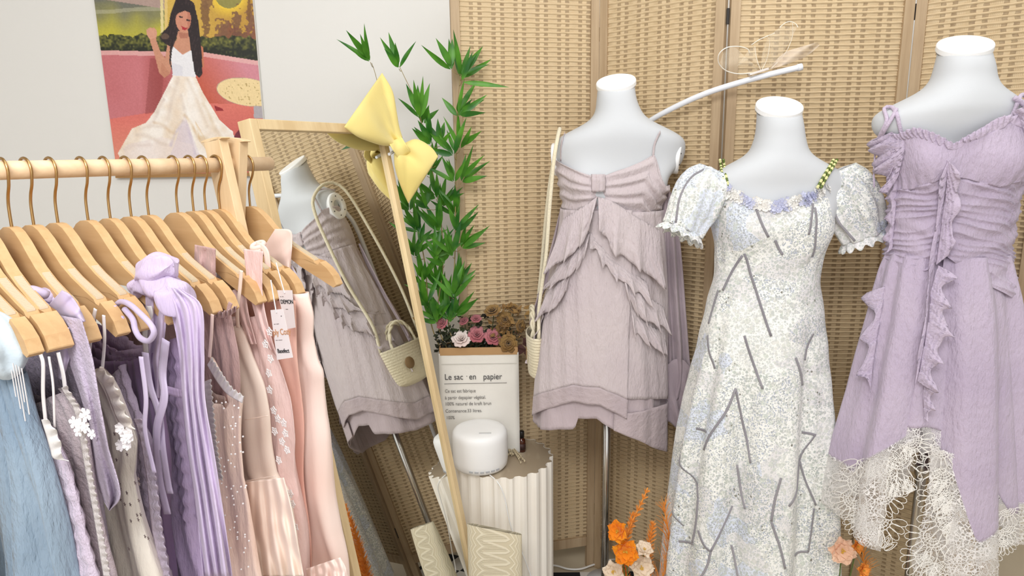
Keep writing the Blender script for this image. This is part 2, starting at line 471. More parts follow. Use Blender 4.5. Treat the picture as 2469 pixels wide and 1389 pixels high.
    fill(dm & P([(445, 275), (480, 370), (500, 400), (400, 400), (420, 350)]), (216, 200, 214), .65)
    fill(dm & P([(470, 290), (505, 350), (560, 385), (520, 390), (480, 340)]), (224, 190, 146), .6)
    fill(dm & P([(300, 350), (390, 330), (470, 350), (470, 400), (300, 400)]), (238, 222, 220), .45)
    for (x0, y0, x1, y1, wd, c, al) in ((430, 190, 400, 300, 5, (214, 196, 184), .5), (452, 190, 500, 300, 5, (220, 200, 180), .5), (410, 210, 360, 300, 6, (226, 208, 196), .5), (395, 240, 372, 290, 4, (206, 186, 176), .5), (372, 296, 420, 318, 4, (220, 192, 160), .6), (420, 318, 446, 280, 4, (226, 200, 170), .6), (446, 278, 480, 330, 4, (214, 180, 136), .7), (480, 330, 520, 345, 4, (222, 194, 156), .6), (330, 325, 400, 345, 5, (222, 204, 190), .6), (300, 360, 360, 345, 5, (226, 208, 200), .6), (490, 250, 520, 310, 5, (226, 206, 180), .6), (520, 310, 548, 360, 5, (220, 200, 180), .5), (340, 312, 395, 300, 4, (228, 212, 198), .6), (436, 230, 448, 275, 4, (222, 206, 196), .6), (412, 350, 440, 290, 4, (198, 184, 204), .6), (470, 370, 452, 300, 4, (204, 190, 208), .6)):
        L2 = (x1 - x0) ** 2 + (y1 - y0) ** 2; tt = np.clip(((PX - x0) * (x1 - x0) + (PY - y0) * (y1 - y0)) / L2, 0, 1); dd = np.hypot(PX - x0 - tt * (x1 - x0), PY - y0 - tt * (y1 - y0) + 4 * np.sin(tt * 5))
        fill(dm, c, al * np.exp(-(dd / wd) ** 2)); fill(dm, (255, 250, 244), al * .9 * np.exp(-(np.hypot(PX - x0 - tt * (x1 - x0) - wd * 1.4, PY - y0 - tt * (y1 - y0) + 3) / wd) ** 2))
    # arms and neck
    skin = (206, 146, 118); sk2 = (184, 118, 92)
    fill(P([(357, 72), (372, 66), (379, 78), (376, 95), (388, 128), (398, 140), (404, 105), (415, 100), (420, 130), (410, 178), (396, 188), (384, 176), (372, 130), (362, 100)]), skin)
    fill(P([(390, 150), (410, 178), (398, 188), (386, 178)]), sk2, .5)
    fill(P([(353, 72), (362, 66), (378, 72), (378, 88), (362, 96), (354, 84)]), (214, 156, 130))
    fill(P([(482, 108), (490, 115), (492, 165), (483, 160)]), (198, 120, 86))
    fill(P([(428, 70), (458, 70), (460, 105), (468, 122), (443, 132), (412, 112), (426, 95)]), skin)
    fill(P([(430, 78), (456, 80), (452, 92), (434, 92)]), (170, 104, 84), .7)
    # bodice
    fill(P([(413, 108), (440, 132), (462, 120), (472, 150), (472, 186), (416, 182), (412, 140)]), (238, 236, 240)); fill(P([(413, 150), (440, 160), (440, 184), (416, 182)]), (216, 214, 224), .5)
    fill(P([(405, 82), (412, 84), (418, 110), (412, 112)]), (236, 226, 216))
    # hair, face
    hair = [(448, -8), (468, 8), (478, 50), (482, 90), (487, 140), (488, 178), (480, 188), (470, 178), (462, 130), (456, 90), (452, 70), (430, 75), (424, 95), (415, 120), (412, 150), (416, 172), (408, 150), (410, 112), (396, 104), (386, 92), (392, 78), (406, 62), (412, 30), (424, -2), (436, -12)]
    fill(P(hair), (36, 22, 26))
    fill(((nz(5, 51) + .35 * np.sin((PX + .3 * PY) * .8)) > .8) & P(hair), (74, 52, 54), .5)
    e = np.hypot((PX - 442) / 18.5, (PY - 47) / 30); fill(e < 1, (208, 142, 116)); fill((e < 1) & (PX > 452), (176, 104, 82), .5)
    fill(P([(424, 12), (462, 14), (462, 32), (446, 26), (430, 32), (424, 40)]), (36, 22, 26))
    fill(P([(432, 38), (441, 40), (440, 44), (432, 42)]), (60, 34, 34)); fill(P([(449, 46), (459, 48), (457, 52), (449, 50)]), (60, 34, 34))
    fill(P([(437, 62), (446, 67), (455, 66), (447, 73), (440, 71)]), (176, 40, 50))
    fill(np.hypot((PX - 398) / 12, (PY - 88) / 9) < .8, (150, 120, 90), .5)
    C += (nz(2.2, 61) - .5)[..., None] * 12
    C = np.clip(C, 0, 255) / 255; L = np.where(C <= .04045, C / 12.92, ((C + .055) / 1.055) ** 2.4)
    v = [(X[j, i], y, Z[j, i]) for j in range(NZ) for i in range(NX)]
    f = [(j * NX + i, (j + 1) * NX + i, (j + 1) * NX + i + 1, j * NX + i + 1) for j in range(NZ - 1) for i in range(NX - 1)]
    cols = np.concatenate([L.reshape(-1, 3), np.ones((NX * NZ, 1))], 1)
    t = NT('poster print'); ca = t.n('ShaderNodeVertexColor', layer_name='Col'); t.l(ca.outputs[0], t.b.inputs['Base Color']); t.b.inputs['Roughness'].default_value = .45
    root = thing('poster', 'large printed poster of a woman in a long white dress on a pink bench', 'poster', ((a.x + b.x) / 2, WALLY, zb))
    mk('print', v, f, t.m, root, cols=cols)
    MB().box(((a.x + b.x) / 2 - .001, WALLY - .006, (zt + zb) / 2), ((b.x - a.x) / 2 + .003, .005, (zt - zb) / 2 + .003)).build('backing_board', plain('poster board', (226, 222, 216), .7), root)
    MB().box(((a.x + b.x) / 2, WALLY - .010, zb - .004), ((b.x - a.x) / 2 + .003, .009, .006)).build('bottom_trim', wood('poster batten', (176, 134, 80), (150, 108, 60), axis=0), root)
build_poster()

# ---------------------------------------------------------------- leaning mirror
TH = math.radians(66.0); LEAN = math.radians(10.59)
mu = Vector((math.cos(TH), math.sin(TH), 0)); nh = Vector((math.sin(TH), -math.cos(TH), 0))
mv = (nh * math.sin(LEAN) + Vector((0, 0, -math.cos(LEAN)))).normalized()     # downwards along the mirror
mn = mu.cross(mv).normalized()
if mn.dot(nh) < 0: mn = -mn
MTL = at(601, 285, 1.404); MWID = 0.483; MLEN = (MTL.z) / math.cos(LEAN)
def mirror_pt(s, t, o=0): return MTL + mu * s + mv * t + mn * o
def build_mirror():
    root = thing('floor_mirror', 'tall leaning mirror in a light wood frame between rack and bamboo', 'mirror', mirror_pt(MWID / 2, MLEN))
    fw, fd = 0.022, 0.035
    g = MB()
    g.box(mirror_pt(MWID / 2, MLEN / 2, -0.012), (MWID / 2 - fw * .6, MLEN / 2 - fw * .6, 0.003), (mu, mv, mn))
    t = NT('mirror silver'); t.b.inputs['Base Color'].default_value = (0.86, 0.87, 0.84, 1); t.b.inputs['Metallic'].default_value = 1; t.b.inputs['Roughness'].default_value = 0.015
    g.build('mirror_glass', t.m, root)
    fr = MB()
    for s in (fw / 2, MWID - fw / 2):
        fr.box(mirror_pt(s, MLEN / 2, -fd / 2), (fw / 2, MLEN / 2, fd / 2), (mu, mv, mn))
    for q in (fw / 2, MLEN - fw / 2):
        fr.box(mirror_pt(MWID / 2, q, -fd / 2), (MWID / 2 - fw, fw / 2, fd / 2), (mu, mv, mn))
    fr.build('frame', M_mirrorw, root, bevel=0.0015)
    b = MB(); b.box(mirror_pt(MWID / 2, MLEN / 2, -0.028), (MWID / 2 - fw * .6, MLEN / 2 - fw * .6, 0.003), (mu, mv, mn))
    b.build('back_board', plain('mirror backing', (120, 96, 70), .8), root)
build_mirror()
# ---------------------------------------------------------------- body-like shells defined by outline rows at a distance
class Rings:
    def __init__(s, Y, rows, n=2.25, smoothn=4, dy=0.0, bumps=()):
        R = []
        for (py, xl, xr, ra) in rows:
            a = at(xl, py, Y); b = at(xr, py, Y)
            R.append(((a.z + b.z) / 2, (a.x + b.x) / 2, (b.x - a.x) / 2, (b.x - a.x) / 2 * ra))
        R.sort(key=lambda r: r[0]); R = np.array(R)
        s.z0, s.z1 = R[0, 0], R[-1, 0]; s.zz = np.linspace(s.z0, s.z1, 240); s.t = []
        for k in (1, 2, 3):
            q = np.interp(s.zz, R[:, 0], R[:, k])
            for _ in range(smoothn):
                q2 = q.copy(); q2[2:-2] = (q[:-4] + q[1:-3] + q[2:-2] + q[3:-1] + q[4:]) / 5; q = q2
            s.t.append(q)
        s.Y = Y + dy; s.n = n; s.bumps = bumps; s.extra = None
    def at(s, z):
        return [float(np.interp(z, s.zz, q)) for q in s.t]
    def add(s, th, z):
        d = 0.0
        for (t0, zb, amp, st, sz) in s.bumps:
            dt = (th - t0 + math.pi) % (2 * math.pi) - math.pi
            d += amp * math.exp(-(dt / st) ** 2 - ((z - zb) / sz) ** 2)
        if s.extra: d += s.extra(th, z)
        return d
    def pt(s, th, z, off=0.0, use=True):
        cx, a, b = s.at(z); c, q = math.cos(th), math.sin(th)
        o = off + (s.add(th, z) if use else 0)
        e = 2 / s.n
        x = (a + o) * math.copysign(abs(c) ** e, c); y = (b + o) * math.copysign(abs(q) ** e, q)
        return Vector((cx + x, s.Y - y, z))
    def hit(s, px, py, off=0.004):
        d = ray(px, py); best = None
        k0 = (s.Y - 0.35) / d.y; k1 = (s.Y + 0.02) / d.y; N = 70
        for i in range(N + 1):
            k = lerp(k0, k1, i / N); p = CAM + d * k
            cx, a, b = s.at(p.z); dx, dy = p.x - cx, s.Y - p.y
            th = math.atan2(dy / max(b, 1e-4), dx / max(a, 1e-4)); o = off + s.add(th, p.z)
            f = abs(dx / (a + o)) ** s.n + abs(dy / (b + o)) ** s.n
            if f < 1: return p
            if best is None or f < best[0]: best = (f, p)
        return best[1]
    def theta(s, p):
        cx, a, b = s.at(p.z); c = (p.x - cx) / a; q = (s.Y - p.y) / b
        return math.atan2(math.copysign(abs(q) ** (s.n / 2), q), math.copysign(abs(c) ** (s.n / 2), c))

def shell(name, R, ztop, zbot, mat, parent, off=0.004, nu=120, nv=60, disp=None, th0=0.0, th1=2 * math.pi, thick=0.0012, uvs=(1, 1), sub=0):
    """cloth shell round R between two edges given per angle"""
    closed = abs(th1 - th0 - 2 * math.pi) < 1e-6
    zt = ztop if callable(ztop) else (lambda th: ztop); zb = zbot if callable(zbot) else (lambda th: zbot)
    def fn(u, v):
        th = th0 + (th1 - th0) * u; a, b = zt(th), zb(th); z = lerp(a, b, v)
        o = off + (disp(th, z, v) if disp else 0)
        return R.pt(th, z, o)
    return grid(name, fn, nu, nv, mat, parent, closed=closed, thick=thick, uvscale=uvs, sub=sub)

def px_edge(R, pts, back, lo=0.08, hi=math.pi - 0.08):
    """edge height by angle: front from (px,py) list left to right, back constant height"""
    P = []
    for (x, y) in pts:
        p = R.hit(x, y, 0.0); P.append((R.theta(p), p.z))
    P.sort(); T = [p[0] for p in P]; Z = [p[1] for p in P]
    def f(th):
        t = (th + math.pi / 2) % (2 * math.pi) - math.pi / 2
        if T[0] <= t <= T[-1]: return float(np.interp(t, T, Z))
        # round the back blend to the back height
        if t < T[0]: k = smooth((min(T[0], -.12) - t) / 0.7); return lerp(Z[0], back, k)
        k = smooth((t - max(T[-1], math.pi + .12)) / 0.7); return lerp(Z[-1], back, k)
    return f

def ribbon(name, pts, width, mat, parent, side=None, thick=0.0012, n=40, twist=0.0, R=None, wfun=None):
    """flat band along 3D points, lying flat to the shell R or across side"""
    P = [Vector(p) for p in smooth_path(pts, n)]
    def fn(u, v):
        i = min(n - 1, int(round(v * (n - 1)))); p = P[i]
        t = (P[min(n - 1, i + 1)] - P[max(0, i - 1)]).normalized()
        if R is not None:
            cx, a, b = R.at(p.z); nr = Vector(((p.x - cx) / a, (p.y - R.Y) / b, 0)).normalized()
        else: nr = Vector(side) if side is not None else Vector((0, -1, 0))
        s = t.cross(nr).normalized()
        w = width * (wfun(v) if wfun else 1)
        return p + s * (u - .5) * w
    return grid(name, fn, 3, n - 1, mat, parent, thick=thick)

def strip(name, R, base, edge, mat, parent, o0=0.004, o1=0.02, amp=0.008, waves=5, zig=0.0, n=110, m=14, ph=0.0, Y=None, thick=0.001, tuck=0.0):
    """ruffle between two outline paths, lifting off R and waving towards its edge"""
    B = smooth_path(base, n + 1); E = smooth_path(edge, n + 1)
    H = {}
    def fn(u, v):
        i = int(round(u * n)); b, e = B[i], E[i]
        w = math.sin(2 * math.pi * waves * u + ph); w2 = math.cos(2 * math.pi * waves * u + ph)
        k = v ** 1.3
        q = b + (e - b) * v; tn = (e - b); ln = max(1e-6, np.linalg.norm(tn)); tn = tn / ln
        tt = (E[min(n, i + 1)] - E[max(0, i - 1)]); tt = tt / max(1e-6, np.linalg.norm(tt))
        q = q + tn * (zig * (w + .35 * math.sin(2.3 * (2 * math.pi * waves * u + ph))) * k) + tt * (zig * .7 * w2 * k)
        if R is None:
            p = at(q[0], q[1], Y); d = Vector((0, -1, 0)); return p + d * (o0 + o1 * v + amp * w * k)
        p = R.hit(q[0], q[1], o0 + o1 * math.sin(v * math.pi * .6) * .9 + 0.0)
        cx, a, b_ = R.at(p.z); nr = Vector(((p.x - cx) / a, (p.y - R.Y) / b_, 0)).normalized()
        return p + nr * (amp * w * k + amp * k)
    return grid(name, fn, n, m, mat, parent, thick=thick)

def panel(name, left, right, Y, mat, parent, amp=0.012, waves=3, n=60, m=28, ph=0, thick=0.001, dY=0.0, grow=1.0, bulge=0.0):
    """hanging cloth between two outline paths"""
    L = smooth_path(left, n + 1); Rr = smooth_path(right, n + 1)
    def fn(u, v):
        i = int(round(v * n)); q = L[i] + (Rr[i] - L[i]) * u
        p = at(q[0], q[1], Y + dY * v)
        k = lerp(0.4, 1.0, v) ** grow
        return p + Vector((0, -1, 0)) * (amp * k * math.sin(2 * math.pi * waves * u + ph + .6 * math.sin(3 * v)) + bulge * math.sin(math.pi * u))
    return grid(name, fn, m, n, mat, parent, thick=thick)

# ---------------------------------------------------------------- mannequins
def cap_frame(tilt, yaw):
    f = Vector((math.sin(yaw), -math.cos(yaw), 0))          # forward
    r = Vector((math.cos(yaw), math.sin(yaw), 0))
    up = (Vector((0, 0, 1)) * math.cos(tilt) + f * math.sin(tilt)).normalized()
    fy = up.cross(r); return r, fy, up
def mannequin(label, Y, R, capc, capr, yaw, arms, polepx, floorY, tilt=math.radians(27)):
    base = at(polepx[0], polepx[1], Y); 
    bx, by = base.x, Y
    root = thing('dress_form', label, 'mannequin', (bx, by, 0), group='white dress forms')
    r, fy, up = cap_frame(tilt, yaw)
    cc = at(capc[0], capc[1], Y)
    # torso with the neck top sheared to the tilted cap
    ztop = R.z1
    def fn(u, v):
        th = 2 * math.pi * u; z = lerp(ztop, R.z0, v ** 1.15)
        p = R.pt(th, z)
        k = 1 - smooth((ztop - z) / 0.055)
        if k > 0:
            q = cc + (r * math.cos(th) * 1 - fy * 0) * capr * .97 + (-fy) * math.sin(th) * capr * .97 * -1
            q = cc + r * (capr * .96 * math.cos(th)) + (fy * -1 if fy.y > 0 else fy) * (capr * .96 * math.sin(th)) - up * 0.012
            p = p.lerp(q, k)
        return p
    grid('torso', fn, 72, 110, M_torso, root, closed=True)
    m = MB(); m.lathe(cc, [(0, 0.0), (capr * 1.0, 0.0), (capr * 1.03, -0.003), (capr * 1.03, -0.0135), (capr * .98, -0.015)], 48, (r, fy, up))
    # cap is round-edged
    nc = m.build('neck_cap', M_capw, root, sm=False, bevel=0.001)
    g = MB(); g.lathe(cc, [(capr * .985, -0.0150), (capr * .985, -0.0175)], 48, (r, fy, up)); g.build('cap_seam', plain('cap seam grey', (150, 150, 150), .8), nc, sm=True)
    for (ap, nrm, rr) in arms:
        c = ap; nrm = nrm.normalized(); t1 = Vector((0, 0, 1)); t1 = (t1 - nrm * t1.dot(nrm)).normalized(); t2 = nrm.cross(t1)
        g = MB(); g.lathe(c, [(rr * .42, -.012), (rr * .42, .001), (rr * .5, .004), (rr * .92, .0035), (rr, 0.001), (rr * 1.0, -.02)], 32, (t1 * 1.25, t2, nrm))
        a = g.build('arm_plate', M_capw, root, sm=True)
        h = MB(); h.lathe(c - nrm * .008, [(0, 0), (rr * .44, 0)], 24, (t1 * 1.25, t2, nrm)); h.build('socket_hole', M_dark, a)
        for k in range(6):
            an = k * math.pi / 3
            s = MB(); s.sphere(c + t1 * 1.25 * rr * .72 * math.cos(an) + t2 * rr * .72 * math.sin(an) + nrm * .004, .0022); s.build('screw', M_dark, a)
    zb = R.z0
    pm = MB(); pm.lathe((bx, by, 0), [(0.0115, 0.02), (0.0115, zb + .05)], 20); pm.build('pole', M_chrome, root, sm=True)
    pm = MB(); pm.lathe((bx, by, 0), [(0.014, 0.66), (0.016, 0.665), (0.016, 0.69), (0.014, 0.695)], 20); pm.build('collar', M_chrome, root, sm=True)
    pm = MB(); pm.lathe((bx, by, 0), [(0.13, 0.0), (0.13, 0.006), (0.12, 0.012), (0.02, 0.02), (0.014, 0.05)], 40); pm.build('base_plate', M_chrome, root, sm=True)
    return root

# ---- centre-left form
Y1 = 1.87
yaw1 = -0.36
def zof(py, Y, px=1480): return at(px, py, Y).z
body1 = Rings(Y1, [(196, 1441, 1530, 1), (240, 1439, 1533, 1), (270, 1436, 1545, .98), (289, 1424, 1560, .9), (303, 1400, 1590, .72), (316, 1372, 1616, .58), (330, 1345, 1643, .48), (345, 1335, 1652, .44), (375, 1336, 1650, .42), (400, 1344, 1640, .44), (430, 1352, 1606, .55), (470, 1358, 1598, .62), (510, 1366, 1585, .66), (560, 1374, 1575, .66), (620, 1372, 1580, .66), (700, 1365, 1590, .66), (800, 1372, 1590, .66), (850, 1385, 1575, .64)],
    bumps=[(math.pi / 2 - .42 + yaw1 * -1 * -1, zof(445, Y1), .024, .36, .05), (math.pi / 2 + .55, zof(440, Y1), .02, .34, .05)])
def armpt(px, py, Y, dy=0): p = at(px, py, Y); p.y += dy; return p
mannequin('white dress form wearing the mauve ruffled slip dress', Y1, body1, (1485, 195), 0.0525, yaw1,
          [(armpt(1632, 383, Y1, -.022), Vector((1, -.30, -.12)), .033), (armpt(1338, 385, Y1, .02), Vector((-1, .25, -.1)), .036)], (1463, 1030), Y1)

M_d1 = fabric('mauve crinkle chiffon', (216, 203, 204), (209, 195, 198), .9, 110, (1, 1, .35))
M_d1b = fabric('mauve chiffon double layer', (204, 188, 192), (196, 180, 184), .8, 70, (1, 1, .35))
M_d1h = fabric('mauve sheer hem', (206, 190, 192), (198, 182, 186), .8, 70, alpha=.92)
M_d1d = fabric('grey mauve sleeve', (190, 174, 180), (176, 160, 168), .8, 70, (1, 1, .35))
def dress_mauve():
    root = thing('slip_dress', 'pale mauve ruffled slip dress with knotted bust on the left dress form', 'dress', (0.28, Y1, 0.75))
    B = body1; neck = [(1349, 385), (1365, 396), (1395, 412), (1425, 423), (1442, 425), (1462, 422), (1500, 408), (1545, 388), (1573, 372), (1585, 400), (1604, 448)]
    zt = px_edge(B, neck, zof(440, Y1)); zb = px_edge(B, [(1352, 566), (1400, 545), (1440, 512), (1500, 540), (1585, 582)], zof(575, Y1))
    kn = B.theta(B.hit(1442, 440))
    def ruch(th, z, v):
        dt = (th - kn + math.pi) % (2 * math.pi) - math.pi
        if abs(dt) > 1.7: return 0.002
        s = min(1.0, abs(dt) / 0.9)
        r = math.sin(v * 2 * math.pi * 5.5 + dt * 1.6 + 1.2 * math.sin(dt * 3)) * 0.0032 + math.sin(v * 2 * math.pi * 9 + dt * 4) * .001
        return 0.004 + r * (0.35 + .65 * smooth(abs(dt) / .35)) * (1 - smooth((abs(dt) - 1.2) / .5)) - .012 * math.exp(-(dt / .12) ** 2)
    shell('bodice', B, zt, zb, M_d1, root, .004, 200, 60, ruch)
    # knot band
    K = MB()
    def kfn(u, v):
        q = B.hit(lerp(1426, 1459, u), lerp(420, 462, v), .010); return q + Vector((0, -1, 0)) * (.007 * math.sin(math.pi * u) ** .6 + .0015 * math.sin(u * 6 * math.pi)) - Vector((0, 0, 0))
    grid('knot', kfn, 16, 8, M_d1, root, thick=.002)
    # straps
    for pts, nm in (([(1575, 376), (1578, 350), (1586, 330), (1592, 318)], 0), ([(1352, 388), (1352, 360), (1356, 335), (1362, 322)], 1)):
        P = [B.hit(x, y, .004) for x, y in pts]; P.append(P[-1] + Vector((0, .05, -.012)))
        ribbon('strap', P, .006, M_d1, root, R=B, n=24)
    # skirt layers
    S = Rings(Y1, [(440, 1350, 1606, .62), (480, 1356, 1598, .66), (520, 1356, 1596, .7), (560, 1350, 1600, .7), (620, 1336, 1604, .7), (700, 1322, 1606, .72), (800, 1306, 1606, .72), (900, 1294, 1606, .74), (1000, 1286, 1604, .76), (1100, 1282, 1604, .78)])
    dress_mauve.S = S
    def fold(A, k, p=0): return lambda th, z, v: A * (.15 + v) * math.sin(k * th + p + 1.3 * math.sin(2 * th)) + .0015 * math.sin(23 * th + 9 * v)
    bh = px_edge(S, [(1288, 1030), (1340, 1037), (1383, 1038), (1390, 1012), (1440, 1012), (1476, 1035), (1540, 1062), (1575, 1080), (1600, 1088)], zof(1020, Y1))
    shell('underskirt', S, zof(500, Y1), bh, M_d1b, root, -.006, 160, 60, fold(.006, 6))
    x2t = lambda x, y: S.theta(S.hit(x, y, .004))
    t0, t1 = x2t(1509, 950), math.pi + .35
    fh = px_edge(S, [(1290, 958), (1320, 944), (1383, 926), (1447, 932), (1508, 960)], zof(960, Y1))
    fh2 = px_edge(S, [(1288, 1003), (1320, 986), (1383, 966), (1447, 973), (1508, 1008)], zof(1000, Y1))
    shell('skirt_front', S, zof(500, Y1), fh, M_d1, root, .006, 90, 60, fold(.004, 5, 1), th0=t0, th1=t1)
    shell('skirt_hem', S, fh, fh2, M_d1h, root, .0068, 90, 8, lambda th, z, v: fold(.004, 5, 1)(th, z, 1.0 + v * .1), th0=t0, th1=t1)
    shell('side_panel', S, zof(505, Y1), px_edge(S, [(1509, 958), (1601, 960)], zof(960, Y1)), M_d1, root, .003, 40, 50, fold(.004, 9, 2), th0=-.5, th1=t0 + .03)
    shell('side_panel', S, zof(950, Y1), bh, M_d1h, root, .0025, 40, 12, lambda th, z, v: fold(.004, 9, 2)(th, z, 1), th0=-.5, th1=t0 + .15)
    D = M_d1
    def st(b, e, **k):
        k['amp'] = k['amp'] * 1.55; k['zig'] = k['zig'] * 1.05; k['waves'] = k['waves'] * 1.35; return strip('ruffle', S, b, e, D, root, **k)
    # upper cape pieces then cascading ruffles
    st([(1440, 474), (1418, 490), (1390, 508), (1358, 528)], [(1427, 535), (1420, 562), (1392, 606), (1324, 655)], o0=.012, o1=.014, amp=.007, waves=2.5, zig=7)
    st([(1442, 474), (1480, 488), (1530, 520), (1590, 556)], [(1446, 545), (1478, 606), (1520, 634), (1604, 700)], o0=.012, o1=.014, amp=.007, waves=2.5, zig=6, ph=1)
    st([(1422, 560), (1395, 590), (1350, 640)], [(1418, 606), (1385, 660), (1312, 705)], o0=.009, o1=.012, amp=.007, waves=3, zig=9)
    st([(1424, 560), (1455, 600), (1500, 640), (1560, 680)], [(1428, 596), (1472, 660), (1514, 694), (1566, 735)], o0=.009, o1=.012, amp=.007, waves=3, zig=9, ph=2)
    st([(1380, 640), (1340, 680), (1316, 700)], [(1370, 700), (1340, 745), (1296, 772)], o0=.007, o1=.012, amp=.007, waves=2.5, zig=8, ph=2)
    st([(1500, 650), (1540, 700), (1600, 740)], [(1508, 715), (1545, 770), (1602, 800)], o0=.007, o1=.012, amp=.008, waves=3, zig=9, ph=0)
    st([(1520, 730), (1560, 780), (1604, 800)], [(1521, 806), (1562, 832), (1604, 862)], o0=.006, o1=.012, amp=.008, waves=2, zig=9, ph=1)
    st([(1306, 740), (1292, 820), (1286, 880)], [(1322, 742), (1288, 850), (1274, 900)], o0=.006, o1=.01, amp=.006, waves=2, zig=4, ph=1)
    # loose sleeve and ties
    panel('sleeve', [(1600, 452), (1596, 540), (1600, 700), (1608, 850), (1602, 940), (1568, 990)], [(1612, 455), (1628, 500), (1642, 620), (1654, 780), (1660, 860), (1668, 930)], Y1 - .03, M_d1d, root, .014, 2.2, bulge=.02)
    strip('sleeve_ruffle', None, [(1570, 940), (1610, 870), (1640, 862), (1660, 880)], [(1574, 996), (1606, 1016), (1640, 1010), (1668, 932)], M_d1d, root, .02, .02, .012, 3, 7, Y=Y1 - .03)
    panel('sleeve', [(1352, 500), (1342, 540), (1322, 620), (1300, 700), (1276, 780)], [(1358, 500), (1360, 560), (1340, 640), (1306, 720), (1284, 800)], Y1 + .06, M_d1d, root, .006, 1.5)
dress_mauve()

# ---- centre form in floral dress
Y2 = 1.62
nk2 = [(1722, 470), (1740, 455), (1770, 468), (1800, 482), (1850, 494), (1900, 488), (1940, 478), (1975, 460), (1998, 452)]
body2 = Rings(Y2, [(256, 1829, 1932, 1), (290, 1829, 1932, 1), (330, 1824, 1936, 1), (360, 1814, 1942, .98), (375, 1801, 1952, .88), (388, 1776, 1974, .72), (398, 1753, 1994, .6), (410, 1733, 2016, .52), (425, 1715, 2036, .46), (440, 1706, 2048, .42), (480, 1712, 2030, .46), (520, 1724, 2004, .56), (560, 1732, 1990, .62), (620, 1745, 1966, .62), (700, 1740, 1960, .64), (800, 1735, 1960, .62), (900, 1745, 1950, .6)],
    bumps=[(math.pi / 2 - .6, zof(545, Y2, 1880), .022, .4, .055), (math.pi / 2 + .6, zof(545, Y2, 1880), .022, .4, .055)])
mannequin('white dress form in the floral dress, between the mauve and lilac ones', Y2, body2, (1880, 253), 0.0525, -.05,
          [(armpt(2044, 470, Y2, 0), Vector((1, -.1, -.12)), .036), (armpt(1708, 470, Y2, 0), Vector((-1, -.1, -.1)), .036)], (1868, 1200), Y2)

def floral_mat():
    t = NT('ditsy floral print'); v = t.coord('Object')
    vb = t.n('ShaderNodeTexVoronoi'); vb.inputs['Scale'].default_value = 13; 
    wn = t.n('ShaderNodeTexNoise'); wn.inputs['Scale'].default_value = 6; t.l(v, wn.inputs['Vector'])
    vm = t.n('ShaderNodeVectorMath'); vm.operation = 'MULTIPLY_ADD'; t.l(wn.outputs['Color'], vm.inputs[0]); vm.inputs[1].default_value = (.22, .22, .22); t.l(v, vm.inputs[2])
    t.l(vm.outputs[0], vb.inputs['Vector']); sp = t.n('ShaderNodeSeparateColor'); t.l(vb.outputs['Color'], sp.inputs[0])
    base = t.ramp(sp.outputs[0], [(0.0, srgb(240, 239, 234)), (0.3, srgb(236, 235, 231)), (0.45, srgb(218, 223, 235)), (0.62, srgb(240, 239, 234)), (0.75, srgb(228, 225, 224)), (1.0, srgb(242, 241, 238))])
    base.node.color_ramp.interpolation = 'CONSTANT'
    def dots(scale, col_a, col_b, thr, msk, pv):
        o = t.n('ShaderNodeTexVoronoi'); o.inputs['Scale'].default_value = scale; o.inputs['Randomness'].default_value = .85; t.l(v, o.inputs['Vector'])
        s = t.n('ShaderNodeSeparateColor'); t.l(o.outputs['Color'], s.inputs[0])
        m = t.math('LESS_THAN', o.outputs['Distance'], t.math('MULTIPLY', t.math('ADD', s.outputs[1], .35), thr))
        m = t.math('MULTIPLY', m, msk)
        c = t.mix(s.outputs[2], srgb(*col_a), srgb(*col_b))
        return t.mix(m, pv, c)
    m1 = t.math('ADD', .45, t.math('MULTIPLY', sp.outputs[1], .5)); m2 = t.math('ADD', .35, t.math('MULTIPLY', t.math('GREATER_THAN', sp.outputs[2], .5), .6))
    c = dots(170, (176, 184, 176), (194, 194, 190), .52, m1, base)
    c = dots(250, (160, 162, 160), (182, 188, 204), .44, m2, c)
    c = dots(70, (206, 204, 196), (196, 204, 190), .36, .5, c)
    c = dots(60, (128, 124, 116), (150, 150, 140), .15, t.math('GREATER_THAN', sp.outputs[1], .7), c)
    t.l(c, t.b.inputs['Base Color']); t.b.inputs['Roughness'].default_value = .8; t.b.inputs['Sheen Weight'].default_value = .2
    t.bump(t.noise(t.coord('Object', (1, 1, .3)), 26, 4), .4, .006); return t.m
M_floral = floral_mat()
M_bind = fabric('grey seam binding', (150, 146, 150), (136, 132, 138), .1, transl=0)
M_bluelace = fabric('pale lavender petals', (204, 206, 232), (214, 216, 232), .2, transl=.2)
M_whitelace = fabric('white cotton lace', (246, 244, 240), (240, 236, 230), .2, transl=.2)
def flower(mb, c, r, n, nrm, petals=5, cup=.25, ph=0.0):
    """petals round a centre"""
    nrm = Vector(nrm).normalized(); a = nrm.orthogonal().normalized(); b = nrm.cross(a)
    for k in range(petals):
        an = ph + 2 * math.pi * k / petals; d = a * math.cos(an) + b * math.sin(an); s = nrm.cross(d)
        base = Vector(c); v = [base, base + d * r * .35 + s * r * .24 + nrm * r * .1, base + d * r * .75 + s * r * .36 + nrm * r * cup, base + d * r + nrm * r * cup * 1.1, base + d * r * .75 - s * r * .36 + nrm * r * cup, base + d * r * .35 - s * r * .24 + nrm * r * .1, base + d * r * .6 + nrm * r * cup * .3]
        mb.add(v, [(0, 1, 6), (1, 2, 6), (2, 3, 6), (3, 4, 6), (4, 5, 6), (5, 0, 6)])
    mb.sphere(Vector(c) + nrm * r * .12, r * .16, 6, 4)
